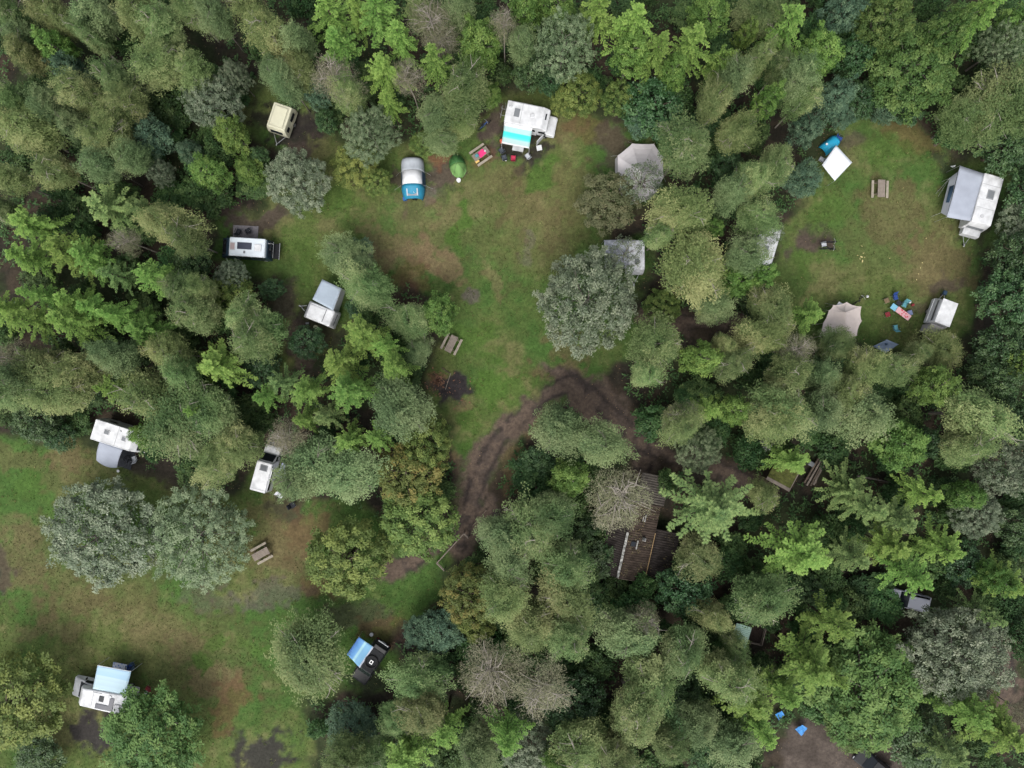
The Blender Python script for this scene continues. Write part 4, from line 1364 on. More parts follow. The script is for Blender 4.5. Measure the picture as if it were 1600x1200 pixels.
def hidden_caravan():
    z = 2.4
    pl = Place(1198, 385, z, ang_px(1207, 354, 1188, 417))
    L, W = ML(66, z), ML(33, z)
    t = pl.thing('caravan', 'white caravan almost hidden under overhanging branches, one long edge showing', 'caravan')
    caravan_body(t, L, W, z, WHITE, nose=.35, tail=.15, taper=.05)
    framed_hatch(t, .2, 0, z, .7, .6)
    for s in (1, -1):
        side_window(t, -1.5, -.3, 1.25, 1.75, s * W * .49, .04)
        wheel(t, -.1, s * (W / 2 - .1))
    drawbar(t, L, W, 1.0)


def leafy_caravan():
    z = 2.4
    pl = Place(995, 399, z, ang_px(995, 375, 995.5, 423))
    L, W = ML(52, z), ML(27, z)
    t = pl.thing('caravan', 'caravan and awning with leaf-strewn grey roof next to the big silvery tree', 'caravan')
    caravan_body(t, L, W, z, mat('weathered_white_paint', (.46, .475, .50), .6, .2, noise=.4, nscale=2.5), nose=.3, tail=.15, taper=.05, bev=.14)
    framed_hatch(t, .6, 0, z, .7, .6)
    for s in (1, -1):
        side_window(t, -1, .2, 1.25, 1.75, s * W * .49, .04)
        wheel(t, -.1, s * (W / 2 - .1))
    drawbar(t, L, W, 1.0)
    c = [pl.loc(944, 375.2, 2.1), pl.loc(982.5, 374, 2.35), pl.loc(982.5, 419, 2.35), pl.loc(945, 420, 2.1)]
    aw = cloth('awning', c, mat('lichen_grey_cloth', (.33, .345, .385), .85, .1, noise=.45, nscale=2.5), t, .06)
    for k in (0, 3):
        pole(aw, (c[k][0], c[k][1], 0), c[k], .022)


# ---- motorhomes ---------------------------------------------------------
def cab(t, x0, x1, W, material, rh=1.9, hood=1.05, hf=.5):
    """Cab of a van: bonnet with windscreen; x0 where the cabin starts, x1 the nose."""
    L = x1 - x0
    prof = [(x0 - .1, .40), (x1, .42), (x1 + .02, hood * .85), (x1 - L * .12, hood), (x1 - L * hf, hood + .16), (x0 + .02, rh), (x0 - .1, rh)]
    b = obj('cab', prism(bmesh.new(), prof, -W / 2, W / 2, 'y', .10, lambda z: 1 - .12 * max(0, z - .9), 3), material, t)
    a0 = math.atan2(rh - hood - .16, -(L * (1 - hf)))
    cx, cz = (x1 - L * hf + x0) / 2, (hood + .16 + rh) / 2
    ln = math.hypot(L * (1 - hf), rh - hood - .16)
    obj('windscreen', newbox((cx + .02, 0, cz + .03), (ln * .80, W * .80, .03), Matrix.Rotation(-a0 + math.pi, 3, 'Y'), .01, 1), GLASS, b)
    for s in (1, -1):
        side_window(b, x0 + .05, x0 + L * .42, 1.15, 1.62, s * (W / 2 - .03), .06)
        obj('mirror', newbox((x0 + L * .45, s * (W / 2 + .14), 1.2), (.12, .2, .26), bev=.03), BLACKMATT, b)
        obj('headlight', newbox((x1 + .0, s * W * .36, .78), (.06, .26, .16), bev=.02), OFFWHITE, b)
    return b


def striped_motorhome():
    z = 2.75
    pl = Place(824.5, 179.5, z, ang_px(789.5, 171.7, 860, 186))
    L, W = ML(71, z), ML(34.5, z)
    t = pl.thing('motorhome', 'white motorhome with turquoise and white striped awning, cab door open', 'motorhome')
    prof = [(-L / 2, .45), (L / 2 - 1.1, .45), (L / 2 - 1.05, 1.75), (L / 2 - .05, 1.95), (L / 2 - .12, 2.35), (L / 2 - .75, z), (-L / 2 + .06, z)]
    obj('body', prism(bmesh.new(), prof, -W / 2, W / 2, 'y', .09, None, 3), WHITE, t)
    cab(t, L / 2 - 1.0, L / 2 + .72, W * .92, WHITE)
    hatch(t, -L * .24, .0, z, .55, .85, SKYLIGHT, .06)
    obj('roof_seam', newbox((-L * .14, 0, z + .008), (.035, W * .94, .012)), SEAM, t)
    obj('roof_seam', newbox((0, W * .455, z + .008), (L * .8, .03, .012)), SEAM, t)
    obj('aerial_dome', cyl(bmesh.new(), (-L * .40, W * .25, z + .07), .17, .14, 'z', 16, .11), OFFWHITE, t)
    round_vent(t, L * .10, .02, z, .24, OFFWHITE)
    hatch(t, L * .40, .22, 2.56, .16, .62, GLASS, .05, 'roof_vent')
    wheel(t, -L * .30, W / 2 - .12, .33, .22), wheel(t, -L * .30, -W / 2 + .12, .33, .22)
    wheel(t, L * .42, W / 2 - .14, .33, .22), wheel(t, L * .42, -W / 2 + .14, .33, .22)
    side_window(t, -1.6, -.6, 1.5, 2.0, W / 2)
    side_window(t, .2, 1.0, 1.5, 2.0, W / 2)
    side_window(t, .4, 1.0, 1.5, 2.0, -W / 2)
    # open cab door
    obj('cab_door', newbox((L * .36, -W / 2 - .50, 1.0), (.09, .95, 1.1), Matrix.Rotation(-.55, 3, 'Z'), .03), OFFWHITE, t)
    obj('rear_ladder', tube(tube(bmesh.new(), [(-L / 2 - .12, .5, .6), (-L / 2 - .12, .5, 2.6)], .02), [(-L / 2 - .12, .8, .6), (-L / 2 - .12, .8, 2.6)], .02), METAL, t)
    rack = obj('bike_rack', tube(tube(bmesh.new(), [(-L / 2, .1, 1.0), (-L / 2 - .55, .1, 1.0), (-L / 2 - .6, .1, 1.45)], .025), [(-L / 2, .75, 1.0), (-L / 2 - .55, .75, 1.0), (-L / 2 - .6, .75, 1.45)], .025), METAL, t)
    obj('crossbar', newtube([(-L / 2 - .5, -.2, 1.02), (-L / 2 - .5, 1.1, 1.02)], .025), METAL, rack)
    c = [pl.loc(789.2, 188.0, 2.62), pl.loc(832.4, 196.3, 2.62), pl.loc(826.8, 231.5, 2.15), pl.loc(783.8, 223.3, 2.15)]
    y0, y1 = c[0][1], c[3][1]
    w, tq, g = (.62, .62, .62), (.045, .50, .46), (.30, .45, .45)
    m = striped('turquoise_striped_cloth', [(0, w), (.21, w), (.24, g), (.44, g), (.48, tq), (.60, tq), (.70, (.10, .47, .46)), (.76, g), (.94, (.32, .42, .42)), (.96, w)], y0, y1)
    aw = cloth('awning', c, m, t, .04, 12)
    for k in (2, 3):
        pole(aw, (c[k][0], c[k][1], 0), (c[k][0], c[k][1], 2.13), .022, OFFWHITE)
    obj('front_bar', newtube([c[2], c[3]], .035), WHITE, aw)
    obj('awning_case', newbox((c[0][0] / 2 + c[1][0] / 2, -W / 2 - .06, 2.60), (c[1][0] - c[0][0] + .1, .13, .14), bev=.04), WHITE, t)


def grey_awning_motorhome():
    z = 2.75
    pl = Place(184, 682.5, z, ang_px(143.7, 668.1, 224, 693.5))
    L, W = ML(84, z), ML(33, z)
    t = pl.thing('motorhome', 'white motorhome half under leaves with a curved pale grey awning', 'motorhome')
    prof = [(-L / 2, .45), (L / 2 - .6, .45), (L / 2 - .1, .9), (L / 2 - .05, 1.3), (L / 2 - .75, 2.3), (L / 2 - 1.3, z), (-L / 2 + .05, z)]
    obj('body', prism(bmesh.new(), prof, -W / 2, W / 2, 'y', .09, None, 3), WHITE, t)
    obj('windscreen', newbox((L / 2 - .42, 0, 1.82), (1.1, W * .82, .04), Matrix.Rotation(.96, 3, 'Y'), .01, 1), GLASS, t)
    framed_hatch(t, -L * .22, .10, z, .62, .50)
    framed_hatch(t, L * .12, -.04, z, .50, .50)
    round_vent(t, L * .02, .6, z, .12)
    obj('roof_seam', newbox((-L * .02, 0, z + .008), (.035, W * .94, .012)), SEAM, t)
    obj('roof_seam', newbox((-L * .08, -W * .455, z + .008), (L * .8, .03, .012)), SEAM, t)
    for s in (1, -1):
        wheel(t, -L * .28, s * (W / 2 - .12), .33, .22)
        wheel(t, L * .30, s * (W / 2 - .12), .33, .22)
        side_window(t, -1.8, -.9, 1.5, 2.0, s * W / 2)
        side_window(t, .9, 1.5, 1.5, 2.0, s * W / 2)
    c = [pl.loc(155.6, 690.0, 2.6), pl.loc(191.8, 702.0, 2.6), pl.loc(183.6, 730.5, 1.8), pl.loc(151.0, 719.0, 1.8)]
    a, b, e, f = [np.array(q) for q in c]

    def fn(u, v):
        p = a * (1 - u) * (1 - v) + b * u * (1 - v) + e * u * v + f * (1 - u) * v
        bow = .32 * 4 * u * (1 - u) * v
        d = (f - a) / np.linalg.norm(f - a)
        p = p + d * bow
        return (p[0], p[1], p[2] + .35 * math.sin(math.pi * v * .9) * .6)
    aw = obj('awning', sheet(bmesh.new(), fn, 12, 10, .012), GREYCLOTH, t, smooth=True)
    for q in (e, f):
        pole(aw, (q[0], q[1], 0), (q[0], q[1], 1.8), .022)
    # dark open side of the awning with kitchen rack inside
    k = pl.loc(193.5, 718, .5)
    obj('awning_groundsheet', newbox((k[0], k[1], .02), (1.5, 1.9, .03), bev=.01), mat('dark_ground_mat', (.045, .048, .055), .9, .1, noise=.3), t)


def solar_motorhome():
    z = 2.8
    pl = Place(158.5, 1096.0, z, ang_px(193.5, 1103, 121.8, 1088.3))
    L, W = ML(80, z), ML(32, z)
    t = pl.thing('motorhome', 'white motorhome with dark solar panels and flat sky-blue awning', 'motorhome')
    prof = [(-L / 2, .45), (L / 2 - 1.0, .45), (L / 2 - .95, 1.75), (L / 2 - .05, 1.95), (L / 2 - .06, 2.3), (L / 2 - .5, z), (-L / 2 + .05, z)]
    # the overcab narrows towards the front
    bm = prism(bmesh.new(), prof, -W / 2, W / 2, 'y')
    for v in bm.verts:
        if v.co.x > L / 2 - 1.2:
            v.co.y *= .88
    es = [e for e in bm.edges]
    bmesh.ops.recalc_face_normals(bm, faces=bm.faces)
    bmesh.ops.bevel(bm, geom=es, offset=.12, segments=3, affect='EDGES', profile=.5)
    obj('body', bm, WHITE, t)
    cab(t, L / 2 - .95, L / 2 + 1.45, W * .95, WHITE, hf=.30)
    f1 = obj('solar_panel', newbox((-.15, W * .26, z + .05), (1.35, .48, .04), bev=.008, seg=1), PANEL, t)
    f2 = obj('solar_panel', newbox((-1.02, W * .06, z + .055), (.46, 1.3, .04), bev=.008, seg=1), PANEL, t)
    hatch(t, .05, -W * .12, z, .48, .55, GLASS, .08)
    framed_hatch(t, -1.65, W * .12, z, .62, .55, SKYLIGHT, OFFWHITE)
    round_vent(t, -.75, -W * .30, z, .2)
    obj('roof_rail', newbox((.95, 0, z + .015), (.05, W * .8, .03)), OFFWHITE, t)
    obj('roof_rail', newbox((.55, -W * .36, z + .03), (.9, .04, .05)), METAL, t)
    for s in (1, -1):
        wheel(t, -L * .30, s * (W / 2 - .12), .33, .22)
        wheel(t, L * .40, s * (W / 2 - .14), .33, .22)
        side_window(t, -1.6, -.6, 1.5, 2.0, s * W / 2)
    c = [pl.loc(144.8, 1076.5, 2.65), pl.loc(195.5, 1086.2, 2.65), pl.loc(205, 1049.2, 2.15), pl.loc(152.4, 1039.6, 2.15)]
    y0, y1 = c[0][1], c[3][1]
    A, B, D = (.43, .56, .62), (.40, .52, .59), (.33, .48, .60)
    m = striped('sky_blue_cloth', [(0, A), (.2, A), (.22, B), (.42, A), (.44, B), (.6, A), (.62, D), (.8, D), (.82, (.36, .50, .61)), (1, D)], y0, y1)
    aw = cloth('awning', c, m, t, .05, 12)
    obj('front_bar', newtube([c[2], c[3]], .035), WHITE, aw)
    for k in (2, 3):
        pole(aw, (c[k][0], c[k][1], 0), (c[k][0], c[k][1], 2.13), .022, OFFWHITE)
    g = pl.loc(214.5, 1042.5, .02)
    pole(aw, (c[2][0], c[2][1], 2.13), g, .01, OFFWHITE, 'guy_line')
    g = pl.loc(163, 1037.5, .8)
    pole(aw, (c[3][0] - .4, c[3][1], 2.13), g, .01, OFFWHITE, 'guy_line')


def white_van():
    z = 2.5
    pl = Place(407.5, 745, z, ang_px(401.2, 767.5, 413.4, 722.8))
    L, W = ML(48, z), ML(26.5, z)
    t = pl.thing('camper_van', 'boxy white van parked nose towards the trees, side windows facing right', 'van')
    prof = [(-L / 2, .42), (L / 2 + .2, .42), (L / 2 + .2, 1.3), (L / 2 - .02, z - .06), (L / 2 - .1, z), (-L / 2 + .12, z), (-L / 2 - .02, z - .12)]
    obj('body', prism(bmesh.new(), prof, -W / 2 - .03, W / 2 + .03, 'y', .10, lambda q: 1 - .10 * max(0, (q - 1.2) / 1.3), 3), WHITE, t)
    cab(t, L / 2 + .02, L / 2 + 1.55, W * .98, WHITE, rh=2.25, hood=1.1)
    framed_hatch(t, L * .30, -.06, z, .62, .78, SKYLIGHT, mat('tinted_pane', (.05, .055, .06), .1, .6))
    for s in (1, -1):
        side_window(t, -L * .44, -L * .08, 1.45, 2.1, s * (W / 2 - .035), .06)
        side_window(t, L * .0, L * .22, 1.45, 2.1, s * (W / 2 - .035), .06)
        wheel(t, -L * .30, s * (W / 2 - .1), .33, .2)
        wheel(t, L * .5 + .75, s * (W / 2 - .1), .33, .2)
    obj('roof_rail', newbox((-L * .42, 0, z + .01), (.04, W * .78, .03)), OFFWHITE, t)
    obj('side_awning_case', newbox((-.1, -W / 2 - .02, 2.32), (L * .8, .13, .13), bev=.04), OFFWHITE, t)
    obj('sliding_door', newbox((.25, -W / 2 - .10, 1.25), (1.0, .06, 1.45), bev=.03), OFFWHITE, t)
    return pl


def blue_campervan():
    z = 2.3
    pl = Place(385, 386, z, ang_px(413.6, 387.7, 355.8, 384.2))
    L, W = ML(58.5, z), ML(28.5, z)
    t = pl.thing('camper_van', 'dark blue campervan with white high roof, solar panel and bikes on the back', 'van')
    prof = [(-L / 2 - .22, .38), (L / 2 + 1.0, .40), (L / 2 + 1.08, .95), (L / 2 + .95, 1.12), (L / 2 + .30, 1.82), (L / 2 - .2, 1.95), (-L / 2 - .1, 1.95), (-L / 2 - .26, 1.1)]
    obj('body', prism(bmesh.new(), prof, -W / 2 - .08, W / 2 + .08, 'y', .08, lambda q: 1 - .10 * max(0, (q - 1.1) / .9), 3), BLUEDK, t)
    obj('high_roof', prism(bmesh.new(), [(-L / 2 - .02, 1.9), (L / 2 + .02, 1.9), (L / 2 - .12, z - .08), (L / 2 - .28, z), (-L / 2 + .10, z), (-L / 2 + .02, z - .08)], -W / 2 - .02, W / 2 + .02, 'y', .09, None, 3), mat('bluish_white_roof', (.52, .57, .61), .4, .4, noise=.05), t)
    obj('windscreen', newbox((L / 2 + .64, 0, 1.50), (.92, W * .82, .04), Matrix.Rotation(.83, 3, 'Y'), .01, 1), GLASS, t)
    obj('window', newbox((-L / 2 - .20, 0, 1.55), (.04, W * .78, .5), Matrix.Rotation(-.18, 3, 'Y'), .01, 1), GLASS, t)
    for s in (1, -1):
        side_window(t, -L * .44, -L * .12, 1.25, 1.75, s * (W / 2 + .05), .08)
        side_window(t, -L * .05, L * .25, 1.25, 1.75, s * (W / 2 + .05), .08)
        side_window(t, L * .34, L / 2 + .2, 1.25, 1.72, s * (W / 2 + .03), .08)
        wheel(t, -L * .36, s * (W / 2 - .02), .31, .2)
        wheel(t, L * .40, s * (W / 2 - .02), .31, .2)
        obj('mirror', newbox((L / 2 + .45, s * (W / 2 + .2), 1.3), (.12, .22, .2), bev=.03), BLACKMATT, t)
    obj('solar_panel', newbox((.20, -.10, z + .04), (1.45, .68, .045), bev=.008, seg=1), PANEL, t)
    framed_hatch(t, L * .37, -.02, z, .55, .82, OFFWHITE, mat('rosy_pane', (.28, .22, .22), .3, .4))
    hatch(t, -L * .31, .0, z, .70, .70, WHITE, .10, 'roof_hatch', .05)
    hatch(t, .18, .52, z, .20, .26, SKYLIGHT, .05, 'roof_vent')
    obj('rack_tray', newbox((-L / 2 - .62, 0, .78), (.62, 1.55, .10), bev=.03), BLACKMATT, t)
    rk = obj('bike_rack', tube(tube(bmesh.new(), [(-L / 2 - .2, .55, .7), (-L / 2 - .95, .55, .7)], .03), [(-L / 2 - .2, -.55, .7), (-L / 2 - .95, -.55, .7)], .03), DARKMETAL, t)
    obj('rack_bar', tube(tube(bmesh.new(), [(-L / 2 - .45, -.85, 1.2), (-L / 2 - .45, .75, 1.2)], .03), [(-L / 2 - .95, -.85, .75), (-L / 2 - .95, .85, .75)], .035), METAL, rk)
    return pl, L, W


# ---- cars ---------------------------------------------------------------
def car(name, label, cat, px, py, ang, L, W, H, paint, prof_low, prof_top, roofx, extras=None):
    z = H
    pl = Place(px, py, z * .8, ang)
    t = pl.thing(name, label, cat)
    obj('body', prism(bmesh.new(), prof_low, -W / 2, W / 2, 'y', .09, lambda q: 1 - .05 * max(0, q - .7), 3), paint, t)
    obj('glasshouse', prism(bmesh.new(), prof_top, -W / 2 + .08, W / 2 - .08, 'y', .05, lambda q: 1 - .16 * max(0, (q - prof_top[0][1]) / (H - prof_top[0][1])), 2), GLASS, t)
    obj('roof', newbox(((roofx[0] + roofx[1]) / 2, 0, H - .01), (roofx[1] - roofx[0], W * .74, .07), bev=.03, seg=2), paint, t)
    for x in (-L * .30, L * .31):
        for s in (1, -1):
            wheel(t, x, s * (W / 2 - .08), .33, .2)
    for s in (1, -1):
        obj('headlight', newbox((L / 2 - .06, s * W * .36, .68), (.14, .30, .14), bev=.03), OFFWHITE, t)
        obj('tail_light', newbox((-L / 2 + .04, s * W * .39, .78), (.08, .2, .2), bev=.02), REDDK, t)
        obj('mirror', newbox((L * .16, s * (W / 2 + .08), .98), (.14, .2, .14), bev=.04), paint, t)
    return pl, t


def off_roader():
    L, W, H = 4.75, 1.80, 1.85
    low = [(-L / 2 + .05, .45), (L / 2 - .05, .45), (L / 2, .95), (L / 2 - .12, 1.05), (L / 2 - 1.25, 1.15), (-L / 2, 1.15)]
    top = [(-L / 2 + .02, 1.10), (L / 2 - 1.10, 1.10), (L / 2 - 1.75, H), (-L / 2 + .25, H)]
    pl, t = car('off_road_car', 'black off-road car with roof box ring, white rear bar and printed blue side awning', 'car', 578, 1037, ang_px(598, 1009, 560, 1065), L, W, H, BLACK, low, top, (-L / 2 + .22, L / 2 - 1.72))
    obj('windscreen', newbox((L / 2 - 1.38, 0, 1.50), (.92, W * .76, .03), Matrix.Rotation(.83, 3, 'Y'), .01, 1), mat('greenish_windscreen', (.014, .024, .020), .15, .3), t)
    obj('roof_rack', newbox((-.55, 0, H + .06), (2.4, W * .72, .04), bev=.015), BLACKMATT, t)
    ring = bmesh.new()
    n = 28
    tube(ring, [(-.45 + math.cos(2 * math.pi * k / n) * .62, math.sin(2 * math.pi * k / n) * .62, H + .16) for k in range(n + 1)], .09, 8, cap=False)
    obj('spare_tyre', ring, TYRE, t, smooth=True)
    bxo = obj('roof_box', newbox((-.45, 0, H + .17), (.42, .36, .10), bev=.03), METAL, t)
    obj('box_lid', newbox((-.45, 0, H + .225), (.24, .20, .02), bev=.008), BLACKMATT, bxo)
    obj('rear_bar', newbox((-L / 2 - .02, 0, 1.30), (.12, 1.25, .12), bev=.04), WHITE, t)
    obj('number_plate', newbox((-L / 2 - .0, 0, .95), (.03, .52, .12)), OFFWHITE, t)
    obj('front_bumper', newbox((L / 2 + .05, 0, .60), (.18, W * .95, .24), bev=.06), BLACKMATT, t)
    c = [pl.loc(584, 1011.2, 1.95), pl.loc(562, 1043.6, 1.95), pl.loc(541.8, 1022.6, 1.7), pl.loc(560.5, 995.4, 1.7)]
    y0, y1 = c[0][1], c[2][1]
    m = striped('blue_print_cloth', [(0, (.42, .46, .54)), (.07, (.42, .46, .54)), (.09, (.17, .36, .55)), (.42, (.20, .40, .60)), (.47, (.32, .56, .66)), (.55, (.36, .60, .68)), (.62, (.16, .36, .66)), (.8, (.12, .30, .62)), (1, (.10, .22, .55))], y0, y1)
    aw = cloth('awning', c, m, t, .10, 12, curve=lambda u, v: .06 * math.sin(u * 9 + v * 4) * v)
    for k in (2, 3):
        pole(aw, (c[k][0], c[k][1], 0), c[k], .02)


def silver_car():
    L, W, H = 4.3, 1.7, 1.48
    low = [(-L / 2 + .05, .38), (L / 2 - .05, .38), (L / 2, .72), (L / 2 - .15, .82), (L / 2 - 1.2, .95), (-L / 2 + .05, 1.0)]
    top = [(-L / 2 + .15, .95), (L / 2 - 1.05, .93), (L / 2 - 1.75, H), (-L / 2 + .55, H)]
    car('parked_car', 'silver hatchback parked beneath bright feathery larch branches', 'car', 1424, 940, ang_px(1460, 948, 1392, 932), L, W, H, SILVERP, low, top, (-L / 2 + .5, L / 2 - 1.72))


def dark_car():
    L, W, H = 4.4, 1.75, 1.5
    low = [(-L / 2 + .05, .38), (L / 2 - .05, .38), (L / 2, .72), (L / 2 - .15, .82), (L / 2 - 1.2, .95), (-L / 2 + .05, 1.0)]
    top = [(-L / 2 + .15, .95), (L / 2 - 1.05, .93), (L / 2 - 1.75, H), (-L / 2 + .55, H)]
    car('parked_car', 'dark car cut by the bottom edge of the photo', 'car', 1369, 1200, ang_px(1400, 1222, 1350, 1182), L, W, H, BLACK, low, top, (-L / 2 + .5, L / 2 - 1.72))


# ---- tents ----------------------------------------------------------------
def arch_section(bm, xs, W, Hs, ws, n=12):
    rings = []
    for x, h, w in zip(xs, Hs, ws):
        ring = []
        for k in range(n + 1):
            a = math.pi * k / n
            ca, sa = math.cos(a), math.sin(a)
            ring.append((x, math.copysign(abs(ca) ** .72, ca) * W * w / 2, abs(sa) ** .8 * h))
        rings.append(ring)
    V = [[bm.verts.new(p) for p in r] for r in rings]
    I = [[bm.verts.new((p[0], p[1] * .985, max(0, p[2] - .015))) for p in r] for r in rings]
    for i in range(len(V) - 1):
        for k in range(n):
            bm.faces.new((V[i][k], V[i + 1][k], V[i + 1][k + 1], V[i][k + 1]))
            bm.faces.new((I[i][k], I[i][k + 1], I[i + 1][k + 1], I[i + 1][k]))
    for R in (0, -1):
        for k in range(n):
            bm.faces.new((V[R][k], V[R][k + 1], I[R][k + 1], I[R][k]))
    for i in range(len(V) - 1):
        for k in (0, n):
            bm.faces.new((V[i][k], I[i][k], I[i + 1][k], V[i + 1][k]))
    return bm


def tunnel_tent():
    z = 1.9
    pl = Place(644, 279, 1.0, ang_px(643.5, 247, 645.5, 311))
    L, W = ML(64, 1.0), ML(37, 1.0)
    t = pl.thing('tunnel_tent', 'tunnel tent with grey back, white middle and bright blue front', 'tent')
    x0, x1, x2, x3 = -L / 2, -L * .17, L * .17, L / 2
    obj('rear_section', arch_section(bmesh.new(), [x0, x0 + .2, x0 + .6, x1 - .25, x1], W, [1.35, 1.55, 1.62, 1.60, 1.78], [.88, .95, .98, .98, 1.0]), TENTGREY, t, smooth=True)
    obj('middle_section', arch_section(bmesh.new(), [x1 + .005, (x1 + x2) / 2, x2], W, [1.82, 1.76, 1.86], [.97, .93, .96]), TENTWHITE, t, smooth=True)
    obj('front_section', arch_section(bmesh.new(), [x2 + .005, x2 + .35, x3 - .5, x3 - .05], W, [1.85, 1.75, 1.45, 1.05], [1.0, .99, .90, .74]), TENTBLUE, t, smooth=True)
    for s in (1, -1):
        bm = bmesh.new()
        prism(bm, [(x1 + .05, 0), (x2 - .02, 0), (x2 - .02, 1.25), (x1 + .05, 1.15)], 0, .03, 'y')
        for v in bm.verts:
            v.co.y = s * (W / 2 * (1.0 - .16 * (v.co.z / 1.25) ** 2) + .015 + v.co.y)
        obj('side_panel', bm, TENTNAVY, t)
        for x, e in ((x1, .6), (x2, .8)):
            pole(t, (x, s * W * .46, 1.1), (x + .15, s * (W / 2 + e), .02), .008, OFFWHITE, 'guy_line')
    # open doorway showing the pale inner tent, and gear in it
    f = obj('doorway', cloth_box((x3 - .62, 0, 1.44), (.75, 1.0, .03), .42), mat('grey_mesh_cloth', (.20, .21, .23), .9, .1), t)
    obj('door_flap', cloth_box((x3 - .60, .55, 1.47), (.75, .12, .03), .42), TENTGREY, f)
    obj('door_flap', cloth_box((x3 - .60, -.50, 1.47), (.75, .12, .03), .42), TENTGREY, f)
    obj('door_flap', cloth_box((x3 - .72, .12, 1.53), (.5, .10, .03), .42, .6), TENTWHITE, f)
    tag(obj('cool_box', newbox((*P(632.5, 310, .4), .22), (.42, .36, .44), bev=.05, rotz_=.1), BLUE), 'dark blue cool box at the front of the blue and white tent', 'cool box')
    tag(obj('boots', cyl(cyl(bmesh.new(), (*P(645.5, 309.5, .3), .16), .15, .32, 'z', 10), (*P(649.5, 310, .3), .16), .15, .32, 'z', 10), BLACKMATT), 'pair of black boots before the tunnel tent door', 'boots')


def cloth_box(c, s, tilt, yaw=0.0):
    return newbox(c, s, Matrix.Rotation(yaw, 3, 'Z') @ Matrix.Rotation(tilt, 3, 'Y'), .01, 1)


_newbox0 = newbox


def newbox(c, s, rot=None, bev=0.0, seg=2, rotz_=0.0):
    if rotz_:
        rot = Matrix.Rotation(rotz_, 3, 'Z')
    return _newbox0(c, s, rot, bev, seg)


def dome_tent():
    pl = Place(714.5, 257, .6, ang_px(709, 238.5, 719, 276))
    L, W, H = ML(39, .5), ML(26, .5), 1.25
    t = pl.thing('dome_tent', 'small green dome tent, darker green at the back', 'tent')

    def half(sgn, name, m):
        bm = bmesh.new()
        nu, nv = 8, 12

        def fn(u, v):
            b = -1 + 2 * v
            edge = 1 - .42 * b * b            # hexagonal outline
            x = sgn * u * L / 2 * edge
            y = b * W / 2 * (1 - .16 * u * u)
            r = min(1.0, max(abs(b), 0) ** 2.0 + (u * 1.0) ** 2.2 * (1 - .0 * b * b))
            zz = H * (max(0.0, 1 - r)) ** .62
            crease = .05 * math.exp(-((abs(b) - u * .75) / .16) ** 2) * (1 - r)
            return (x, y, zz + crease + .015)
        sheet(bm, fn, nu, nv, .012)
        return obj(name, bm, m, t, smooth=True)
    half(-1, 'rear_half', GREENDK)
    half(1, 'front_half', GREENLT)
    for s in (1, -1):
        n = 14
        pts = []
        for k in range(n + 1):
            q = -1 + 2 * k / n
            pts.append((q * L * .40, s * q * W * .40, H * (1 - abs(q) ** 2.2) ** .62 + .05))
        obj('tent_pole', newtube(pts, .012, 5), DARKMETAL, t)
    b = obj('bucket', cyl(bmesh.new(), (*P(716.6, 281.5, .3), .17), .19, .34, 'z', 16, .23), TENTWHITE)
    tag(b, 'white bucket standing in front of the green dome tent', 'bucket')


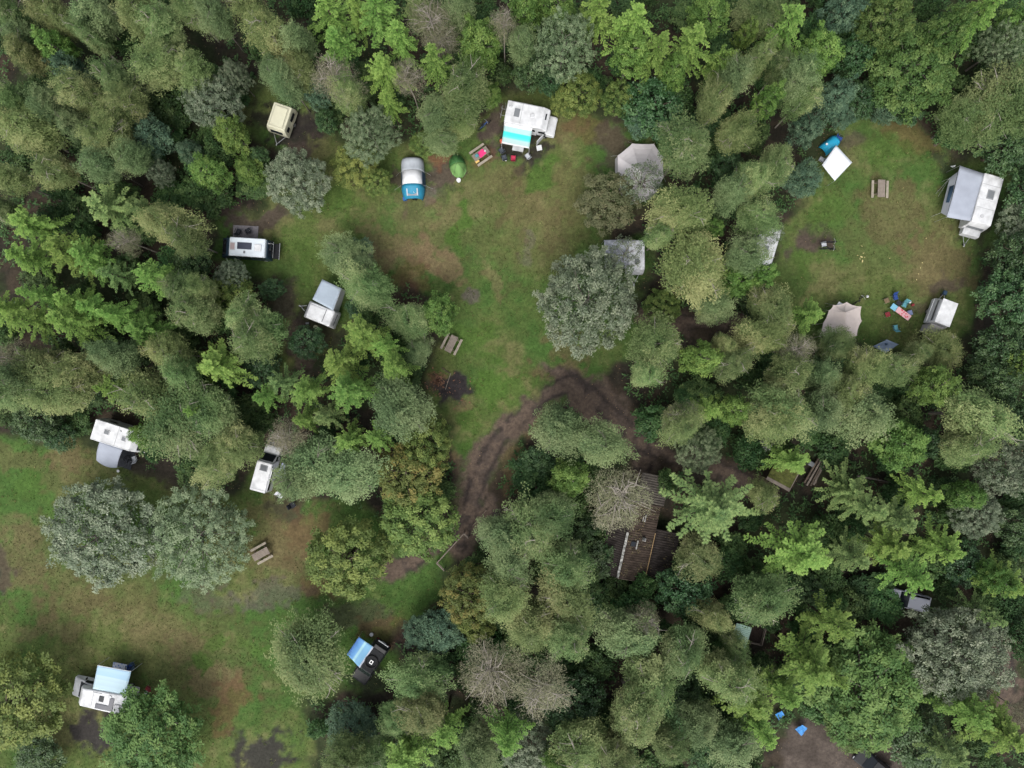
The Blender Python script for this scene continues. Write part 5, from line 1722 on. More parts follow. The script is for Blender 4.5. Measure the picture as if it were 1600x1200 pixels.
def scalloped_canopy(name, label, cat, corners, peaks, zc, ze, material, sag=.16, walls=False, wall_mat=None, low=1.7, npts=6):
    """Star-shaped canopy: edge points on poles, scalloped hem, fabric rising to one or two poles."""
    cx = sum(c[0] for c in corners) / len(corners)
    cy = sum(c[1] for c in corners) / len(corners)
    pl = Place(cx, cy, ze, 0)
    t = pl.thing(name, label, cat)
    C = [np.array(pl.loc(a, b, ze)) for a, b in corners]
    Pk = [np.array(pl.loc(a, b, zc)) for a, b in peaks]
    hem = []
    n = len(C)
    for i in range(n):
        a, b = C[i], C[(i + 1) % n]
        for k in range(npts):
            u = k / npts
            p = a * (1 - u) + b * u
            p = p * np.array((1 - sag * 4 * u * (1 - u), 1 - sag * 4 * u * (1 - u), 1))
            p[2] -= .0
            hem.append(p)
    m = len(hem)
    bm = bmesh.new()
    layers = []
    for dz in (0, -.014):
        rings = []
        for q in range(7):
            s = q / 6
            ring = []
            for p in hem:
                def seg(a, b, r):
                    d = b - a
                    tt = np.clip(np.dot((r - a)[:2], d[:2]) / (np.dot(d[:2], d[:2]) + 1e-9), 0, 1)
                    return a + d * tt
                top = Pk[0] if len(Pk) == 1 else seg(Pk[0], Pk[1], p)
                r = top * (1 - s) + p * s
                z = top[2] + (p[2] - top[2]) * (1 - (1 - s) ** 1.7)
                ring.append(bm.verts.new((r[0], r[1], z + dz)))
            rings.append(ring)
        layers.append(rings)
        for q in range(6):
            for k in range(m):
                f = (rings[q][k], rings[q][(k + 1) % m], rings[q + 1][(k + 1) % m], rings[q + 1][k])
                bm.faces.new(f if dz == 0 else f[::-1])
    for k in range(m):
        bm.faces.new((layers[0][6][k], layers[1][6][k], layers[1][6][(k + 1) % m], layers[0][6][(k + 1) % m]))
    bmesh.ops.remove_doubles(bm, verts=bm.verts, dist=.002)
    obj('canopy', bm, material, t)
    for c in C:
        pole(t, (c[0], c[1], 0), (c[0], c[1], c[2] + .06), .025, WOODPALE, 'pole')
        e = np.array((c[0], c[1])) * 1.22
        pole(t, (c[0], c[1], c[2]), (e[0], e[1], .02), .008, OFFWHITE, 'guy_line')
    for p in Pk:
        pole(t, (p[0], p[1], 0), (p[0], p[1], p[2] + .05), .035, WOODPALE, 'centre_pole')
    if walls:
        bm = bmesh.new()
        K = len(C)
        o1 = [bm.verts.new((c[0] * .985, c[1] * .985, c[2] - .02)) for c in C]
        o0 = [bm.verts.new((c[0] * 1.03, c[1] * 1.03, .02)) for c in C]
        i1 = [bm.verts.new((c[0] * .975, c[1] * .975, c[2] - .02)) for c in C]
        i0 = [bm.verts.new((c[0] * 1.02, c[1] * 1.02, .02)) for c in C]
        for k in range(K):
            j = (k + 1) % K
            bm.faces.new((o0[k], o0[j], o1[j], o1[k]))
            bm.faces.new((i0[k], i1[k], i1[j], i0[j]))
            bm.faces.new((o1[k], o1[j], i1[j], i1[k]))
            bm.faces.new((o0[k], i0[k], i0[j], o0[j]))
        obj('wall', bm, wall_mat or material, t)
    return pl, t


def small_tents():
    scalloped_canopy('bell_tent', 'large grey bell tent half covered by a thin-leaved tree', 'tent',
                     [(987.7, 224), (1022, 224.6), (1036.7, 245), (1037, 277), (1026, 300), (999, 313), (972, 297), (964.8, 277), (965, 243)], [(1001, 266)], 3.0, 1.35, LILAC, .03, True, LILAC)
    scalloped_canopy('canopy_tent', 'beige star-shaped canopy tent with scalloped edges and white cloth beneath', 'tent',
                     [(1323.3, 472), (1346, 478.9), (1346.5, 501.5), (1339, 524.3), (1312, 540), (1288, 536), (1279.3, 525.7), (1286, 505), (1295, 484.9), (1302, 476.6)], [(1321, 488), (1322, 512)], 2.75, 1.75, BEIGE, .055)
    # white square tarp on poles
    pl = Place(1307, 255, 2.2, 0)
    t = pl.thing('square_tarp', 'bright white square tarp stretched on poles over the grass', 'tarp')
    c = [pl.loc(1306.6, 226.8, 2.45), pl.loc(1331.5, 253.9, 2.1), pl.loc(1304.4, 282.6, 1.9), pl.loc(1284.5, 257.8, 2.1)]
    cloth('tarp_sheet', c, mat('white_tarp_cloth', (.50, .53, .57), .6, .25), t, .06)
    for q in c:
        pole(t, (q[0], q[1], 0), q, .022)
    # turquoise tent by it
    pl = Place(1300, 224, 1.0, ang_px(1288, 236, 1311, 216))
    t = pl.thing('dome_tent', 'bright turquoise tent tucked behind the white square tarp', 'tent')
    L, W = 1.75, 1.25
    obj('canopy', arch_section(bmesh.new(), [-L / 2, -L / 2 + .25, -.2, L / 2 - .3, L / 2], W, [.5, 1.05, 1.2, 1.2, .95], [.9, 1.0, 1.0, 1.0, .95]), TURQ, t, smooth=True)
    obj('doorway', newbox((L / 2 + .02, .0, .45), (.05, .8, .75), bev=.02), TENTNAVY, t)
    obj('canopy_peak', cyl(bmesh.new(), (-.55, .30, 1.18), .12, .05, 'z', 10), TENTWHITE, t)
    # blue-grey tarp half under the birch
    pl = Place(1386, 540, 1.4, 0)
    t = pl.thing('tarp', 'blue-grey tarp peeking out from under a birch below the table', 'tarp')
    c = [pl.loc(1364, 541, .6), pl.loc(1386, 530.5, 1.5), pl.loc(1404, 538, 1.3), pl.loc(1384, 552, .6)]
    cloth('tarp_sheet', c, BLUEGREY_TARP, t, .04)
    obj('window_flap', newbox((*pl.loc(1386.5, 537, 1.3)[:2], 1.16), (.34, .24, .03), Matrix.Rotation(.5, 3, 'Z'), .01), TENTNAVY, t)
    for q in c:
        pole(t, (q[0], q[1], 0), q, .02)


BLUEGREY_TARP = mat('blue_grey_tarp_cloth', (.20, .26, .36), .8, .2, noise=.12)


# ---- furniture -------------------------------------------------------------
def picnic_table(label, px, py, ang, L=1.80, first=[None]):
    x, y = P(px, py, .7)
    t = thing('picnic_table', label, 'picnic table', (x, y, 0), ang, 'wooden picnic tables on the lawns')
    if first[0] is None:
        made = []
        for k in range(5):
            made.append(obj('plank', newbox((0, (k - 2) * .152, .745), (L, .142, .04), bev=.006, seg=1), WOODGREY, t))
        for s in (1, -1):
            for k in range(2):
                made.append(obj('bench_plank', newbox((0, s * (.70 + k * .125), .45), (L, .118, .04), bev=.006, seg=1), WOODPALE, t))
        for x0 in (-L * .33, L * .33):
            bm = bmesh.new()
            box(bm, (x0, 0, .42), (.06, 1.5, .09))
            box(bm, (x0 + .065, 0, .69), (.06, .74, .08))
            for s in (1, -1):
                box(bm, (x0 + .13, s * .47, .34), (.05, .09, .80), Matrix.Rotation(s * .55, 3, 'X'))
            made.append(obj('leg_frame', bm, WOODDK, t))
        first[0] = made
    else:
        for m in first[0]:
            c = m.copy()
            COL.objects.link(c)
            c.parent = t
    return t


CHAIR0 = {}


def camp_chair(label, px, py, ang, material, back=True, group='folding camping chairs'):
    x, y = P(px, py, .45)
    t = thing('camping_chair' if back else 'camping_stool', label, 'chair' if back else 'stool', (x, y, 0), ang, group)
    key = (material.name, back)
    if key not in CHAIR0:
        made = [obj('seat', sheet(bmesh.new(), lambda u, v: ((u - .5) * .50, (v - .5) * .50, .44 - .12 * u * (1 - u) - .10 * v * (1 - v)), 4, 4, .015), material, t, smooth=True)]
        if back:
            made.append(obj('backrest', sheet(bmesh.new(), lambda u, v: (-.25 - .26 * u, (v - .5) * .50, .44 + .50 * u - .06 * v * (1 - v)), 4, 4, .015), material, t, smooth=True))
            for s in (1, -1):
                made.append(obj('armrest', newbox((-.02, s * .28, .62), (.44, .06, .03), bev=.01), BLACKMATT, t))
        for sx in (1, -1):
            for sy in (1, -1):
                made.append(obj('leg', newtube([(sx * .22, sy * .24, 0), (-sx * .18 if not back else sx * .20, sy * .25, .46 if sx > 0 or not back else .9)], .012, 5), METAL, t))
        CHAIR0[key] = made
    else:
        for m in CHAIR0[key]:
            c = m.copy()
            COL.objects.link(c)
            c.parent = t
    return t


def low_table(label, px, py, ang, L, W, material, legm=None, h=.62):
    x, y = P(px, py, h)
    t = thing('camping_table', label, 'table', (x, y, 0), ang)
    obj('table_top', newbox((0, 0, h), (L, W, .04), bev=.012), material, t)
    for sx in (1, -1):
        for sy in (1, -1):
            obj('leg', newtube([(sx * (L / 2 - .08), sy * (W / 2 - .06), 0), (sx * (L / 2 - .10), sy * (W / 2 - .08), h - .02)], .014, 5), legm or METAL, t)
    return t


def small_thing(name, label, cat, px, py, bm, material, z=0.0):
    x, y = P(px, py, z)
    o = obj(name, bm, material, None, loc=(x, y, 0))
    return tag(o, label, cat)


def bicycle(label, px, py, ang, frame_mat, group='bicycles'):
    x, y = P(px, py, .5)
    t = thing('bicycle', label, 'bicycle', (x, y, 0), ang, group)
    for xx in (-.52, .52):
        bm = bmesh.new()
        n = 20
        tube(bm, [(xx + math.cos(2 * math.pi * k / n) * .33, .02 * xx, .35 + math.sin(2 * math.pi * k / n) * .33) for k in range(n + 1)], .028, 6, cap=False)
        for k in range(6):
            a = math.pi * k / 6
            tube(bm, [(xx + math.cos(a) * .32, .02 * xx, .35 + math.sin(a) * .32), (xx - math.cos(a) * .32, .02 * xx, .35 - math.sin(a) * .32)], .004, 3)
        obj('wheel', bm, TYRE, t)
    bm = bmesh.new()
    for a, b in (((-.52, 0, .35), (-.08, 0, .32)), ((-.52, 0, .35), (-.20, 0, .82)), ((-.08, 0, .32), (-.22, 0, .90)), ((-.08, 0, .32), (.38, 0, .78)), ((-.20, 0, .80), (.36, 0, .84)), ((.36, 0, .98), (.52, 0, .35))):
        tube(bm, [a, b], .02, 6)
    obj('frame', bm, frame_mat, t)
    obj('handlebar', newtube([(.28, -.30, 1.0), (.36, -.1, 1.02), (.36, .1, 1.02), (.28, .30, 1.0)], .018, 6), METAL, t)
    obj('saddle', newbox((-.23, 0, .95), (.26, .15, .06), bev=.025), BLACKMATT, t)
    return t


LITTER = ['large upper pale yellow scrap in the cluster on the lawn', 'large lower pale yellow scrap in the cluster on the lawn', 'small pale scrap at the left tip of the yellow cluster', 'small pale scrap at the top of the yellow cluster',
          'small pale scrap left of the large lower yellow scrap', 'small pale scrap at the right side of the yellow cluster', 'single pale scrap lying well above the yellow cluster', 'single pale scrap right of the yellow cluster',
          'first pale scrap from the top of the slanting line', 'second pale scrap from the top of the slanting line', 'third pale scrap from the top of the slanting line', 'fourth pale scrap, lowest of the slanting line', 'single pale scrap near the grey awning guy lines']


def clutter():
    # picnic tables
    picnic_table('bare wooden picnic table on the open lawn below a lime-green bush', 705, 537.3, ang_px(411, 335, 485, 185))
    picnic_table('bare wooden picnic table between two big silvery trees and an oak', 407.5, 865.5, ang_px(0, 80, 145, 0))
    picnic_table('bare wooden picnic table near the white square tarp', 1377, 294.5, ang_px(0, 225, 90, 0) + .35)
    pt = picnic_table('picnic table with pink cloth and yellow bag near the green dome tent', 751, 240.5, ang_px(60, 965, 230, 860) + .05)
    a = ang_px(60, 965, 230, 860) + .05
    x, y = P(752.5, 239.5, .8)
    tag(obj('tablecloth', newbox((0, 0, 0), (.78, .62, .03), bev=.012), mat('pink_cloth', (.55, .035, .150), .8, .2), None, loc=(x, y, .79), rotz=a + .15), 'bright pink cloth lying on the picnic table', 'cloth')
    x, y = P(745.2, 243.5, .8)
    tag(obj('cool_bag', newbox((0, 0, .13), (.36, .30, .24), bev=.05), TEAL, None, loc=(x, y, .77), rotz=a), 'pale blue bag beside the pink cloth on the table', 'bag')
    x, y = P(745.5, 251.6, .5)
    tag(obj('towel', newbox((0, 0, 0), (.42, .34, .08), bev=.035), YELLOW, None, loc=(x, y, .52), rotz=a), 'yellow towel on the picnic table bench', 'towel')
    x, y = P(758, 236, .8)
    tag(obj('paper_roll', cyl(bmesh.new(), (0, 0, .1), .09, .2, 'z', 12), WHITE, None, loc=(x, y, .77)), 'white paper roll on the table with the pink cloth', 'roll')

    # by the striped motorhome
    camp_chair('dark grey chair nearest the picnic table, left of the striped awning', 783, 234.5, 2.3, GREYCH)
    camp_chair('dark grey chair closest to the lawn, left of the red chair', 787.5, 245.5, 1.9, GREYCH)
    camp_chair('red lounge chair with pale arms in front of the striped awning', 802, 246.5, 1.5, RED)
    camp_chair('pale grey chair between the red chair and the small white table', 824, 243.5, 2.2, GREYLT)
    low_table('pale table sticking out from under the striped awning', 809.5, 231.5, ang_px(784, 223, 827, 231), 1.15, .62, OFFWHITE)
    low_table('small white side table on the mud near the open cab door', 842.5, 231, .2, .55, .55, WHITE, None, .42)
    small_thing('gas_bottle', 'orange-red gas bottle at the left corner of the striped awning', 'gas bottle', 783.5, 220.5, cyl(cyl(bmesh.new(), (0, 0, .28), .17, .52, 'z', 14), (0, 0, .60), .08, .14, 'z', 10), mat('orange_red_paint', (.48, .09, .05), .4, .4), .3)
    small_thing('white_lamp', 'small white lantern standing by the two grey chairs', 'lantern', 790.5, 249.8, cyl(cyl(bmesh.new(), (0, 0, .12), .09, .22, 'z', 12), (0, 0, .26), .06, .08, 'z', 10), WHITE, .2)
    bicycle('dark blue bicycle under the birch left of the striped motorhome', 756.5, 195.5, ang_px(748, 201, 764, 189), BLUE)

    # blue campervan pitch
    x, y = P(384, 362.8, 0)
    tag(obj('ground_mat', newbox((0, 0, .018), (2.62, 1.35, .02), bev=.006, seg=1), GREYMAT, None, loc=(x, y, .02), rotz=ang_px(365, 355.7, 403.5, 357.5)), 'grey ground mat beside the blue campervan', 'mat')
    camp_chair('dark chair with pale bundle on the grey mat, far end from bikes', 372.5, 361.5, 1.2, BLACKCH)
    camp_chair('plain dark chair in the middle of the grey mat', 387, 360.5, 2.1, BLACKCH)
    bicycle('nearer bicycle hung on the campervan rear rack', 424.5, 389.5, math.pi / 2 + .06, BLACK)
    bicycle('outer bicycle hung on the campervan rear rack', 429, 390, math.pi / 2 - .04, DARKMETAL)
    for o in [o for o in COL.objects if o.name.startswith('bicycle')][-2:]:
        o.location.z = .84

    # caravan with pale blue awning
    small_thing('bucket', 'yellowish bucket behind the caravan with light blue awning', 'bucket', 493, 511, cyl(bmesh.new(), (0, 0, .18), .17, .36, 'z', 14, .21), mat('pale_yellow_plastic', (.42, .40, .26), .5, .4), .3)
    small_thing('water_can', 'small grey water can behind the caravan with light blue awning', 'water can', 480, 505, cyl(box(bmesh.new(), (0, 0, .18), (.36, .22, .34), bev=.05), (0, 0, .38), .05, .08, 'z', 8), SKYLIGHT, .3)
    small_thing('step', 'pale step by the corner of the light blue awning', 'step', 526.5, 478, box(box(bmesh.new(), (0, 0, .10), (.5, .38, .2), bev=.02), (-.08, 0, .28), (.32, .36, .16), bev=.02), OFFWHITE, .3)

    # field by the grey awning
    camp_chair('dark blue chair behind the turquoise tent', 1312, 216.5, -.5, BLUECH)
    camp_chair('plain white chair at the edge of the white square tarp', 1284, 249, 2.6, GREYLT)
    ta = ang_px(1395, 479, 1419.7, 497.5)
    PK = patterned('red_patterned_cloth', (.46, .045, .07), (.50, .30, .32))
    low_table('long table covered with a red patterned cloth on the lawn', 1411.5, 490, ta, 1.65, .62, PK)
    low_table('small light blue table butted against the long red one', 1397, 480, ta, .62, .60, mat('light_blue_top', (.15, .36, .48), .5, .3))
    camp_chair('dark blue chair at the blue end of the red-cloth table', 1399.5, 464.5, -1.3, BLUECH)
    camp_chair('teal chair beside the red-cloth table, nearest the white towel', 1413.6, 476, -2.0, TEALCH)
    camp_chair('teal chair standing alone below the red-cloth table', 1399.5, 511.5, 1.7, TEALCH)
    camp_chair('small blue-grey stool at the far end of the red-cloth table', 1422.5, 488.6, .3, GREYBLUE, False)
    camp_chair('dark red stool left of the red-cloth table', 1387.5, 491.2, .3, REDDK, False)
    camp_chair('small dark stool between the blue chair and the teal chair', 1405.3, 473.3, .9, BLACKCH, False)
    camp_chair('brown stool left of the dark blue chair', 1386, 469.5, .4, BROWNCH, False)
    small_thing('towel', 'pale towel on the grass next to the teal chair', 'towel', 1420.5, 471.3, box(bmesh.new(), (0, 0, .05), (.42, .26, .08), Matrix.Rotation(-.7, 3, 'Z'), .03), OFFWHITE)
    small_thing('bag', 'small rusty red bag on the grass right of the teal chair', 'bag', 1426, 476.5, box(bmesh.new(), (0, 0, .12), (.34, .24, .22), Matrix.Rotation(.5, 3, 'Z'), .06), REDDK, .1)
    bicycle('dark bicycle leaning at the corner of the beige canopy tent', 1342, 468.5, ang_px(1337, 472, 1347, 463), BLACK)
    small_thing('white_ball', 'small white ball on the grass beside the beige canopy tent', 'ball', 1354.3, 463.5, sphere(bmesh.new(), (0, 0, .14), .15), WHITE)
    bicycle('upper black bicycle at the bare earth patch', 1296, 378.5, ang_px(1286, 379.5, 1306, 377.5), BLACK)
    bicycle('lower black bicycle at the bare earth patch', 1294.5, 388.5, ang_px(1285, 388, 1304, 389), BLACK)
    camp_chair('grey and white chair on the bare earth patch by the bicycles', 1288, 381.5, .2, GREYLT)
    cloth_top('white_cloth', 'white cloth corner poking out from behind the beige canopy', 'cloth', [(1310.8, 471.3, 1.3), (1317.5, 474.5, 1.3), (1313, 480, 1.6), (1307, 477, 1.3)], TENTWHITE)
    rng = np.random.default_rng(4)
    for k, (a, b) in enumerate([(1346, 401.5), (1347.5, 408), (1340, 399), (1349, 395.5), (1343.5, 404.5), (1351, 402), (1346.5, 384.5), (1390, 403.5), (1441, 410.5), (1438, 418.5), (1435, 428), (1432, 437), (1447, 372.5)]):
        s = .17 if k < 2 else .09
        small = small_thing('leaf_scrap', '', 'leaf', a, b, box(bmesh.new(), (0, 0, .02), (s * 1.5, s * .7, .02), Matrix.Rotation(rng.uniform(0, 3), 3, 'Z'), .006, 1), mat_yellowleaf())
        small['label'] = LITTER[k]
        small['group'] = 'pale yellow scraps on the lawn'

    # left motorhome and van
    camp_chair('white and grey chair by the grey-awning motorhome', 209.5, 716.5, 1.9, GREYLT)
    camp_chair('black chair under the side of the curved grey awning', 199, 716, 2.3, BLACKCH)
    small_thing('white_bowl', 'small white bowl on the grass below the curved grey awning', 'bowl', 184.2, 736, cyl(cyl(bmesh.new(), (0, 0, .08), .08, .16, 'z', 14, .14), (0, 0, .17), .15, .02, 'z', 14), WHITE, .2)
    low_table('bluish grey table beside the white van, half under leaves', 443, 736, 1.2, 1.5, .9, GREYBLUE2)
    camp_chair('white chair on the grass behind the white van', 438, 774.5, -.8, WHITECH)
    camp_chair('black chair on the grass below the oak', 457.5, 789, .5, BLACKCH)
    small_thing('white_crate', 'white object under leaves ahead of the white van', 'crate', 426, 694.5, box(box(bmesh.new(), (0, 0, .25), (.7, .5, .5), bev=.04), (0, 0, .52), (.6, .4, .04), bev=.01), OFFWHITE, .4)

    # solar motorhome
    x, y = P(187, 1040.5, .6)
    t = low_table('blue and white patterned camp bed behind the sky-blue awning', 187, 1041, ang_px(152, 1039, 205, 1049), 1.45, .62, patterned('blue_patterned_cloth', (.10, .18, .42), (.50, .52, .58)), None, .45)
    camp_chair('royal blue chair beside the patterned camp bed', 201.5, 1043, 1.5, BLUECH)
    camp_chair('navy chair at the corner of the sky-blue awning', 206, 1039, 2.0, TENTNAVY)
    small_thing('white_jug', 'small white jug on the grass beyond the solar-panel motorhome', 'jug', 227, 1083, cyl(cyl(bmesh.new(), (0, 0, .16), .15, .32, 'z', 14, .12), (.17, 0, .2), .03, .2, 'z', 8), WHITE, .3)
    camp_chair('dark red chair beside the small white jug', 231, 1076, 2.5, REDDK)

    # off-road car
    small_thing('white_pot', 'small grey-white pot on the grass ahead of the black car', 'pot', 580.5, 991.5, cyl(cyl(bmesh.new(), (0, 0, .13), .16, .26, 'z', 14, .2), (0, 0, .27), .16, .03, 'z', 14), OFFWHITE, .2)

    # bottom right yard
    cloth_top('blue_tarp', 'larger crumpled blue tarp at the edge of the gravel yard', 'tarp', [(1242, 1139, .5), (1254, 1133, .9), (1262, 1138, .6), (1252, 1150, .4)], TARPBLUE, .035)
    cloth_top('blue_tarp', 'smaller blue tarp peeking through the larch branches', 'tarp', [(1211, 1116, .6), (1222, 1111, .8), (1226, 1118, .6), (1217, 1125, .5)], TARPBLUE, .03)
    small_thing('white_crate', 'white box at the yard edge under the mid-green tree', 'box', 1361, 1158, box(box(bmesh.new(), (0, 0, .35), (.85, .75, .7), Matrix.Rotation(.5, 3, 'Z'), .05), (0, 0, .72), (.5, .4, .05), Matrix.Rotation(.5, 3, 'Z'), .015), WHITE, .6)


def sphere(bm, c, r):
    bmesh.ops.create_icosphere(bm, subdivisions=2, radius=r, matrix=Matrix.Translation(c))
    return bm


def patterned(name, a, b):
    m = bpy.data.materials.new(name)
    m.use_nodes = True
    nt = m.node_tree
    bs = nt.nodes['Principled BSDF']
    bs.inputs['Roughness'].default_value = .8
    v = nt.nodes.new('ShaderNodeTexVoronoi')
    v.inputs['Scale'].default_value = 4.5
    cr = nt.nodes.new('ShaderNodeValToRGB')
    cr.color_ramp.elements[0].position, cr.color_ramp.elements[0].color = .32, (*a, 1)
    cr.color_ramp.elements[1].position, cr.color_ramp.elements[1].color = .45, (*b, 1)
    tc = nt.nodes.new('ShaderNodeTexCoord')
    nt.links.new(tc.outputs['Object'], v.inputs['Vector'])
    nt.links.new(v.outputs['Distance'], cr.inputs[0])
    nt.links.new(cr.outputs[0], bs.inputs['Base Color'])
    return m


_yl = [None]


def mat_yellowleaf():
    if _yl[0] is None:
        _yl[0] = mat('pale_yellow_leaf', (.42, .36, .17), .8, .2)
    return _yl[0]


def cloth_top(name, label, cat, corners, material, crumple=.02):
    pl = Place(corners[0][0], corners[0][1], corners[0][2], 0)
    c = [pl.loc(*q) for q in corners]
    a, b, e, f = [np.array(q) for q in c]

    def fn(u, v):
        p = a * (1 - u) * (1 - v) + b * u * (1 - v) + e * u * v + f * (1 - u) * v
        return (p[0], p[1], p[2] + crumple * (math.sin(u * 11 + v * 5) + math.cos(v * 13 - u * 4)))
    o = obj(name, sheet(bmesh.new(), fn, 8, 8, .02), material, None, loc=(pl.x, pl.y, 0))
    return tag(o, label, cat)


GREYCH = mat('dark_grey_chair_cloth', (.060, .070, .085), .8, .2)
GREYLT = mat('pale_grey_chair_cloth', (.40, .42, .45), .8, .2)
WHITECH = mat('white_chair_cloth', (.55, .56, .60), .8, .2)
BLACKCH = mat('black_chair_cloth', (.022, .024, .030), .8, .2)
BLUECH = mat('blue_chair_cloth', (.020, .050, .190), .8, .2)
TEALCH = mat('teal_chair_cloth', (.080, .230, .270), .8, .2)
GREYBLUE = mat('grey_blue_cloth', (.13, .16, .26), .8, .2)
GREYBLUE2 = mat('bluish_grey_table_top', (.24, .27, .36), .6, .3)
BROWNCH = mat('brown_cloth', (.14, .10, .06), .8, .2)


# ---- hut, sheds, fence, timber ----------------------------------------------
def corrugated(W, Ln, waves, amp=.03, t=.012):
    """One sheet: waves across x (0..W), running along y (0..Ln), z from the wave."""
    bm = bmesh.new()
    n = waves * 4
    rows = []
    for j in (0, 1):
        rows.append([[bm.verts.new((W * i / n, Ln * j, amp * math.sin(2 * math.pi * i / 4) + dz)) for i in range(n + 1)] for dz in (0, -t)])
    for i in range(n):
        bm.faces.new((rows[0][0][i], rows[0][0][i + 1], rows[1][0][i + 1], rows[1][0][i]))
        bm.faces.new((rows[0][1][i], rows[1][1][i], rows[1][1][i + 1], rows[0][1][i + 1]))
        bm.faces.new((rows[0][0][i], rows[0][1][i], rows[0][1][i + 1], rows[0][0][i + 1]))
        bm.faces.new((rows[1][0][i], rows[1][0][i + 1], rows[1][1][i + 1], rows[1][1][i]))
    for i in (0, n):
        bm.faces.new((rows[0][0][i], rows[1][0][i], rows[1][1][i], rows[0][1][i]))
    return bm


def hut():
    zr = 3.4
    ang = math.atan2(-.22, .975)
    pl = Place(964.7, 903, zr, ang)
    t = pl.thing('hut', 'brown hut with corrugated roof, white-flecked ridge and dark side annex', 'hut')
    wr, wl = ML(45.5, 3.0), 2.0
    Lm = ML(122, 3.2)
    rng = np.random.default_rng(3)
    roof = obj('roof', newbox((wr / 2 - .1, Lm / 2, 2.35), (wr - .4, Lm - .3, .08)), WOODDK, t)
    sheets = {}

    def slope(x0, x1, z0, z1, y0, y1, m, parent, key, n=None):
        """Lay sheets down a slope from (x0, z0) at the ridge to (x1, z1) at the eave, waves along y."""
        run = math.hypot(x1 - x0, z1 - z0)
        n = n or max(1, round((y1 - y0) / .95))
        w = (y1 - y0) / n
        if key not in sheets:
            bm = corrugated(w * 1.0, run, 4)
            bmesh.ops.recalc_face_normals(bm, faces=bm.faces)
            me = bpy.data.meshes.new('roof_sheet')
            bm.to_mesh(me)
            bm.free()
            me.materials.append(m)
            sheets[key] = me
        dx, dz = (x1 - x0) / run, (z1 - z0) / run
        up = Vector((-dz, 0, dx)) if dx > 0 else Vector((dz, 0, -dx))
        yv = Vector((dx, 0, dz))
        xv = yv.cross(up)
        for k in range(n):
            o = bpy.data.objects.new('roof_sheet', sheets[key])
            COL.objects.link(o)
            o.parent = parent
            start = Vector((x0, y0 + (k if xv.y > 0 else k + 1) * w, z0 + .02 + .012 * (k % 2) + rng.uniform(0, .01)))
            M = Matrix((xv, yv, up)).transposed().to_4x4()
            M.translation = start
            o.matrix_local = M
    slope(0, wr, zr, 2.45, 0, Lm, ROOF, roof, 'r')
    slope(0, -wl, zr, 2.55, 0, Lm * .8, ROOFDK, roof, 'l')
    # porch roof beyond, a little lower
    p0, p1 = ML(126, 3.0), ML(168, 2.8)
    slope(.15, wr + .25, zr - .22, 2.35, p0 - .25, p1, mat('pale_ribbed_roof', (.062, .055, .048), .85, .15, noise=.45, nscale=2.5, bump=.4), roof, 'p')
    # annex roof on the right
    slope(wr - .02, wr + ML(41, 2.2), 2.30, 1.85, .45, ML(84, 2.4), ROOFDK, roof, 'a')
    # ridge caps, some of them flecked white
    n = 8
    for k in range(n):
        m = RIDGEWHITE if k in (0, 1, 2, 3, 4, 5) else ROOFDK
        obj('ridge_cap', newbox((0, (k + .5) * Lm * .8 / n, zr + .05), (.24, Lm * .8 / n - .04, .06), bev=.02), m, roof)
    obj('fascia', newbox((wr + .01, 2.5, 2.47), (.07, 5.0, .12)), mat('tan_batten', (.25, .17, .085), .8, .2, noise=.3), roof)
    obj('barge_board', newbox((wr / 2, -.04, 2.92), (math.hypot(wr, .95), .05, .16), Matrix.Rotation(math.atan2(.95, wr), 3, 'Y')), WOODDK, roof)
    # leaves and moss lying on the hut roof
    Lf = Leaves()
    q = np.random.default_rng(8)
    nn = 900
    lx, ly = q.uniform(.05, wr + 2.2, nn), q.uniform(.1, Lm - .2, nn)
    keepm = (lx < wr - .1) | (ly < ML(80, 2.4))
    keepm &= fbm(lx, ly, 1.2, 3) > .45
    lx, ly = lx[keepm], ly[keepm]
    lz = np.where(lx < wr, zr - lx * .95 / wr + .07, 2.30 - (lx - wr) * .16 + .09)
    Lf.add(np.stack([lx, ly, lz], 1), q.normal(0, 1, (len(lx), 3)) * np.array((1, 1, .3)), np.array((0, 0, 1.0)) + q.normal(0, .2, (len(lx), 3)), q.uniform(.08, .2, len(lx)), q.uniform(.05, .12, len(lx)), q.random(len(lx)))
    lo = bpy.data.objects.new('roof_leaf_litter', Lf.mesh('roof_leaf_litter', leaf_material('roof_leaves', [(.03, .035, .012), (.075, .060, .028), (.16, .12, .06)], .0)))
    COL.objects.link(lo)
    lo.parent = t
    lo['kind'] = 'stuff'
    # walls
    W0, W1 = -wl + .25, wr - .25
    obj('wall', newbox(((W0 + W1) / 2, .12, 1.15), (W1 - W0, .16, 2.3)), BRICKWALL, t)
    obj('wall', newbox(((W0 + W1) / 2, Lm - .15, 1.15), (W1 - W0, .16, 2.3)), BRICKWALL, t)
    obj('wall', newbox((W1, Lm / 2, 1.15), (.16, Lm - .6, 2.3)), BRICKWALL, t)
    obj('wall', newbox((W0, Lm * .4, 1.15), (.16, Lm * .8 - .6, 2.3)), BRICKWALL, t)
    ax = wr + ML(41, 2.2) - .25
    obj('wall', newbox((ax, ML(45, 2), .88), (.14, ML(72, 2), 1.76)), BRICKWALL, t)
    for x in (.4, wr):
        obj('post', newbox((x, p1 - .2, 1.1), (.12, .12, 2.2)), WOODDK, t)
    # roof light and pale patches of board and a flue
    sl = math.atan2(.95, wr)
    on = lambda px, py, z: pl.loc(px, py, z)
    q = on(989.2, 849.5, 3.1)
    s = obj('skylight', newbox((q[0], q[1], zr - q[0] * .95 / wr + .10), (.55, .50, .10), Matrix.Rotation(sl, 3, 'Y'), .02), GLASS, roof)
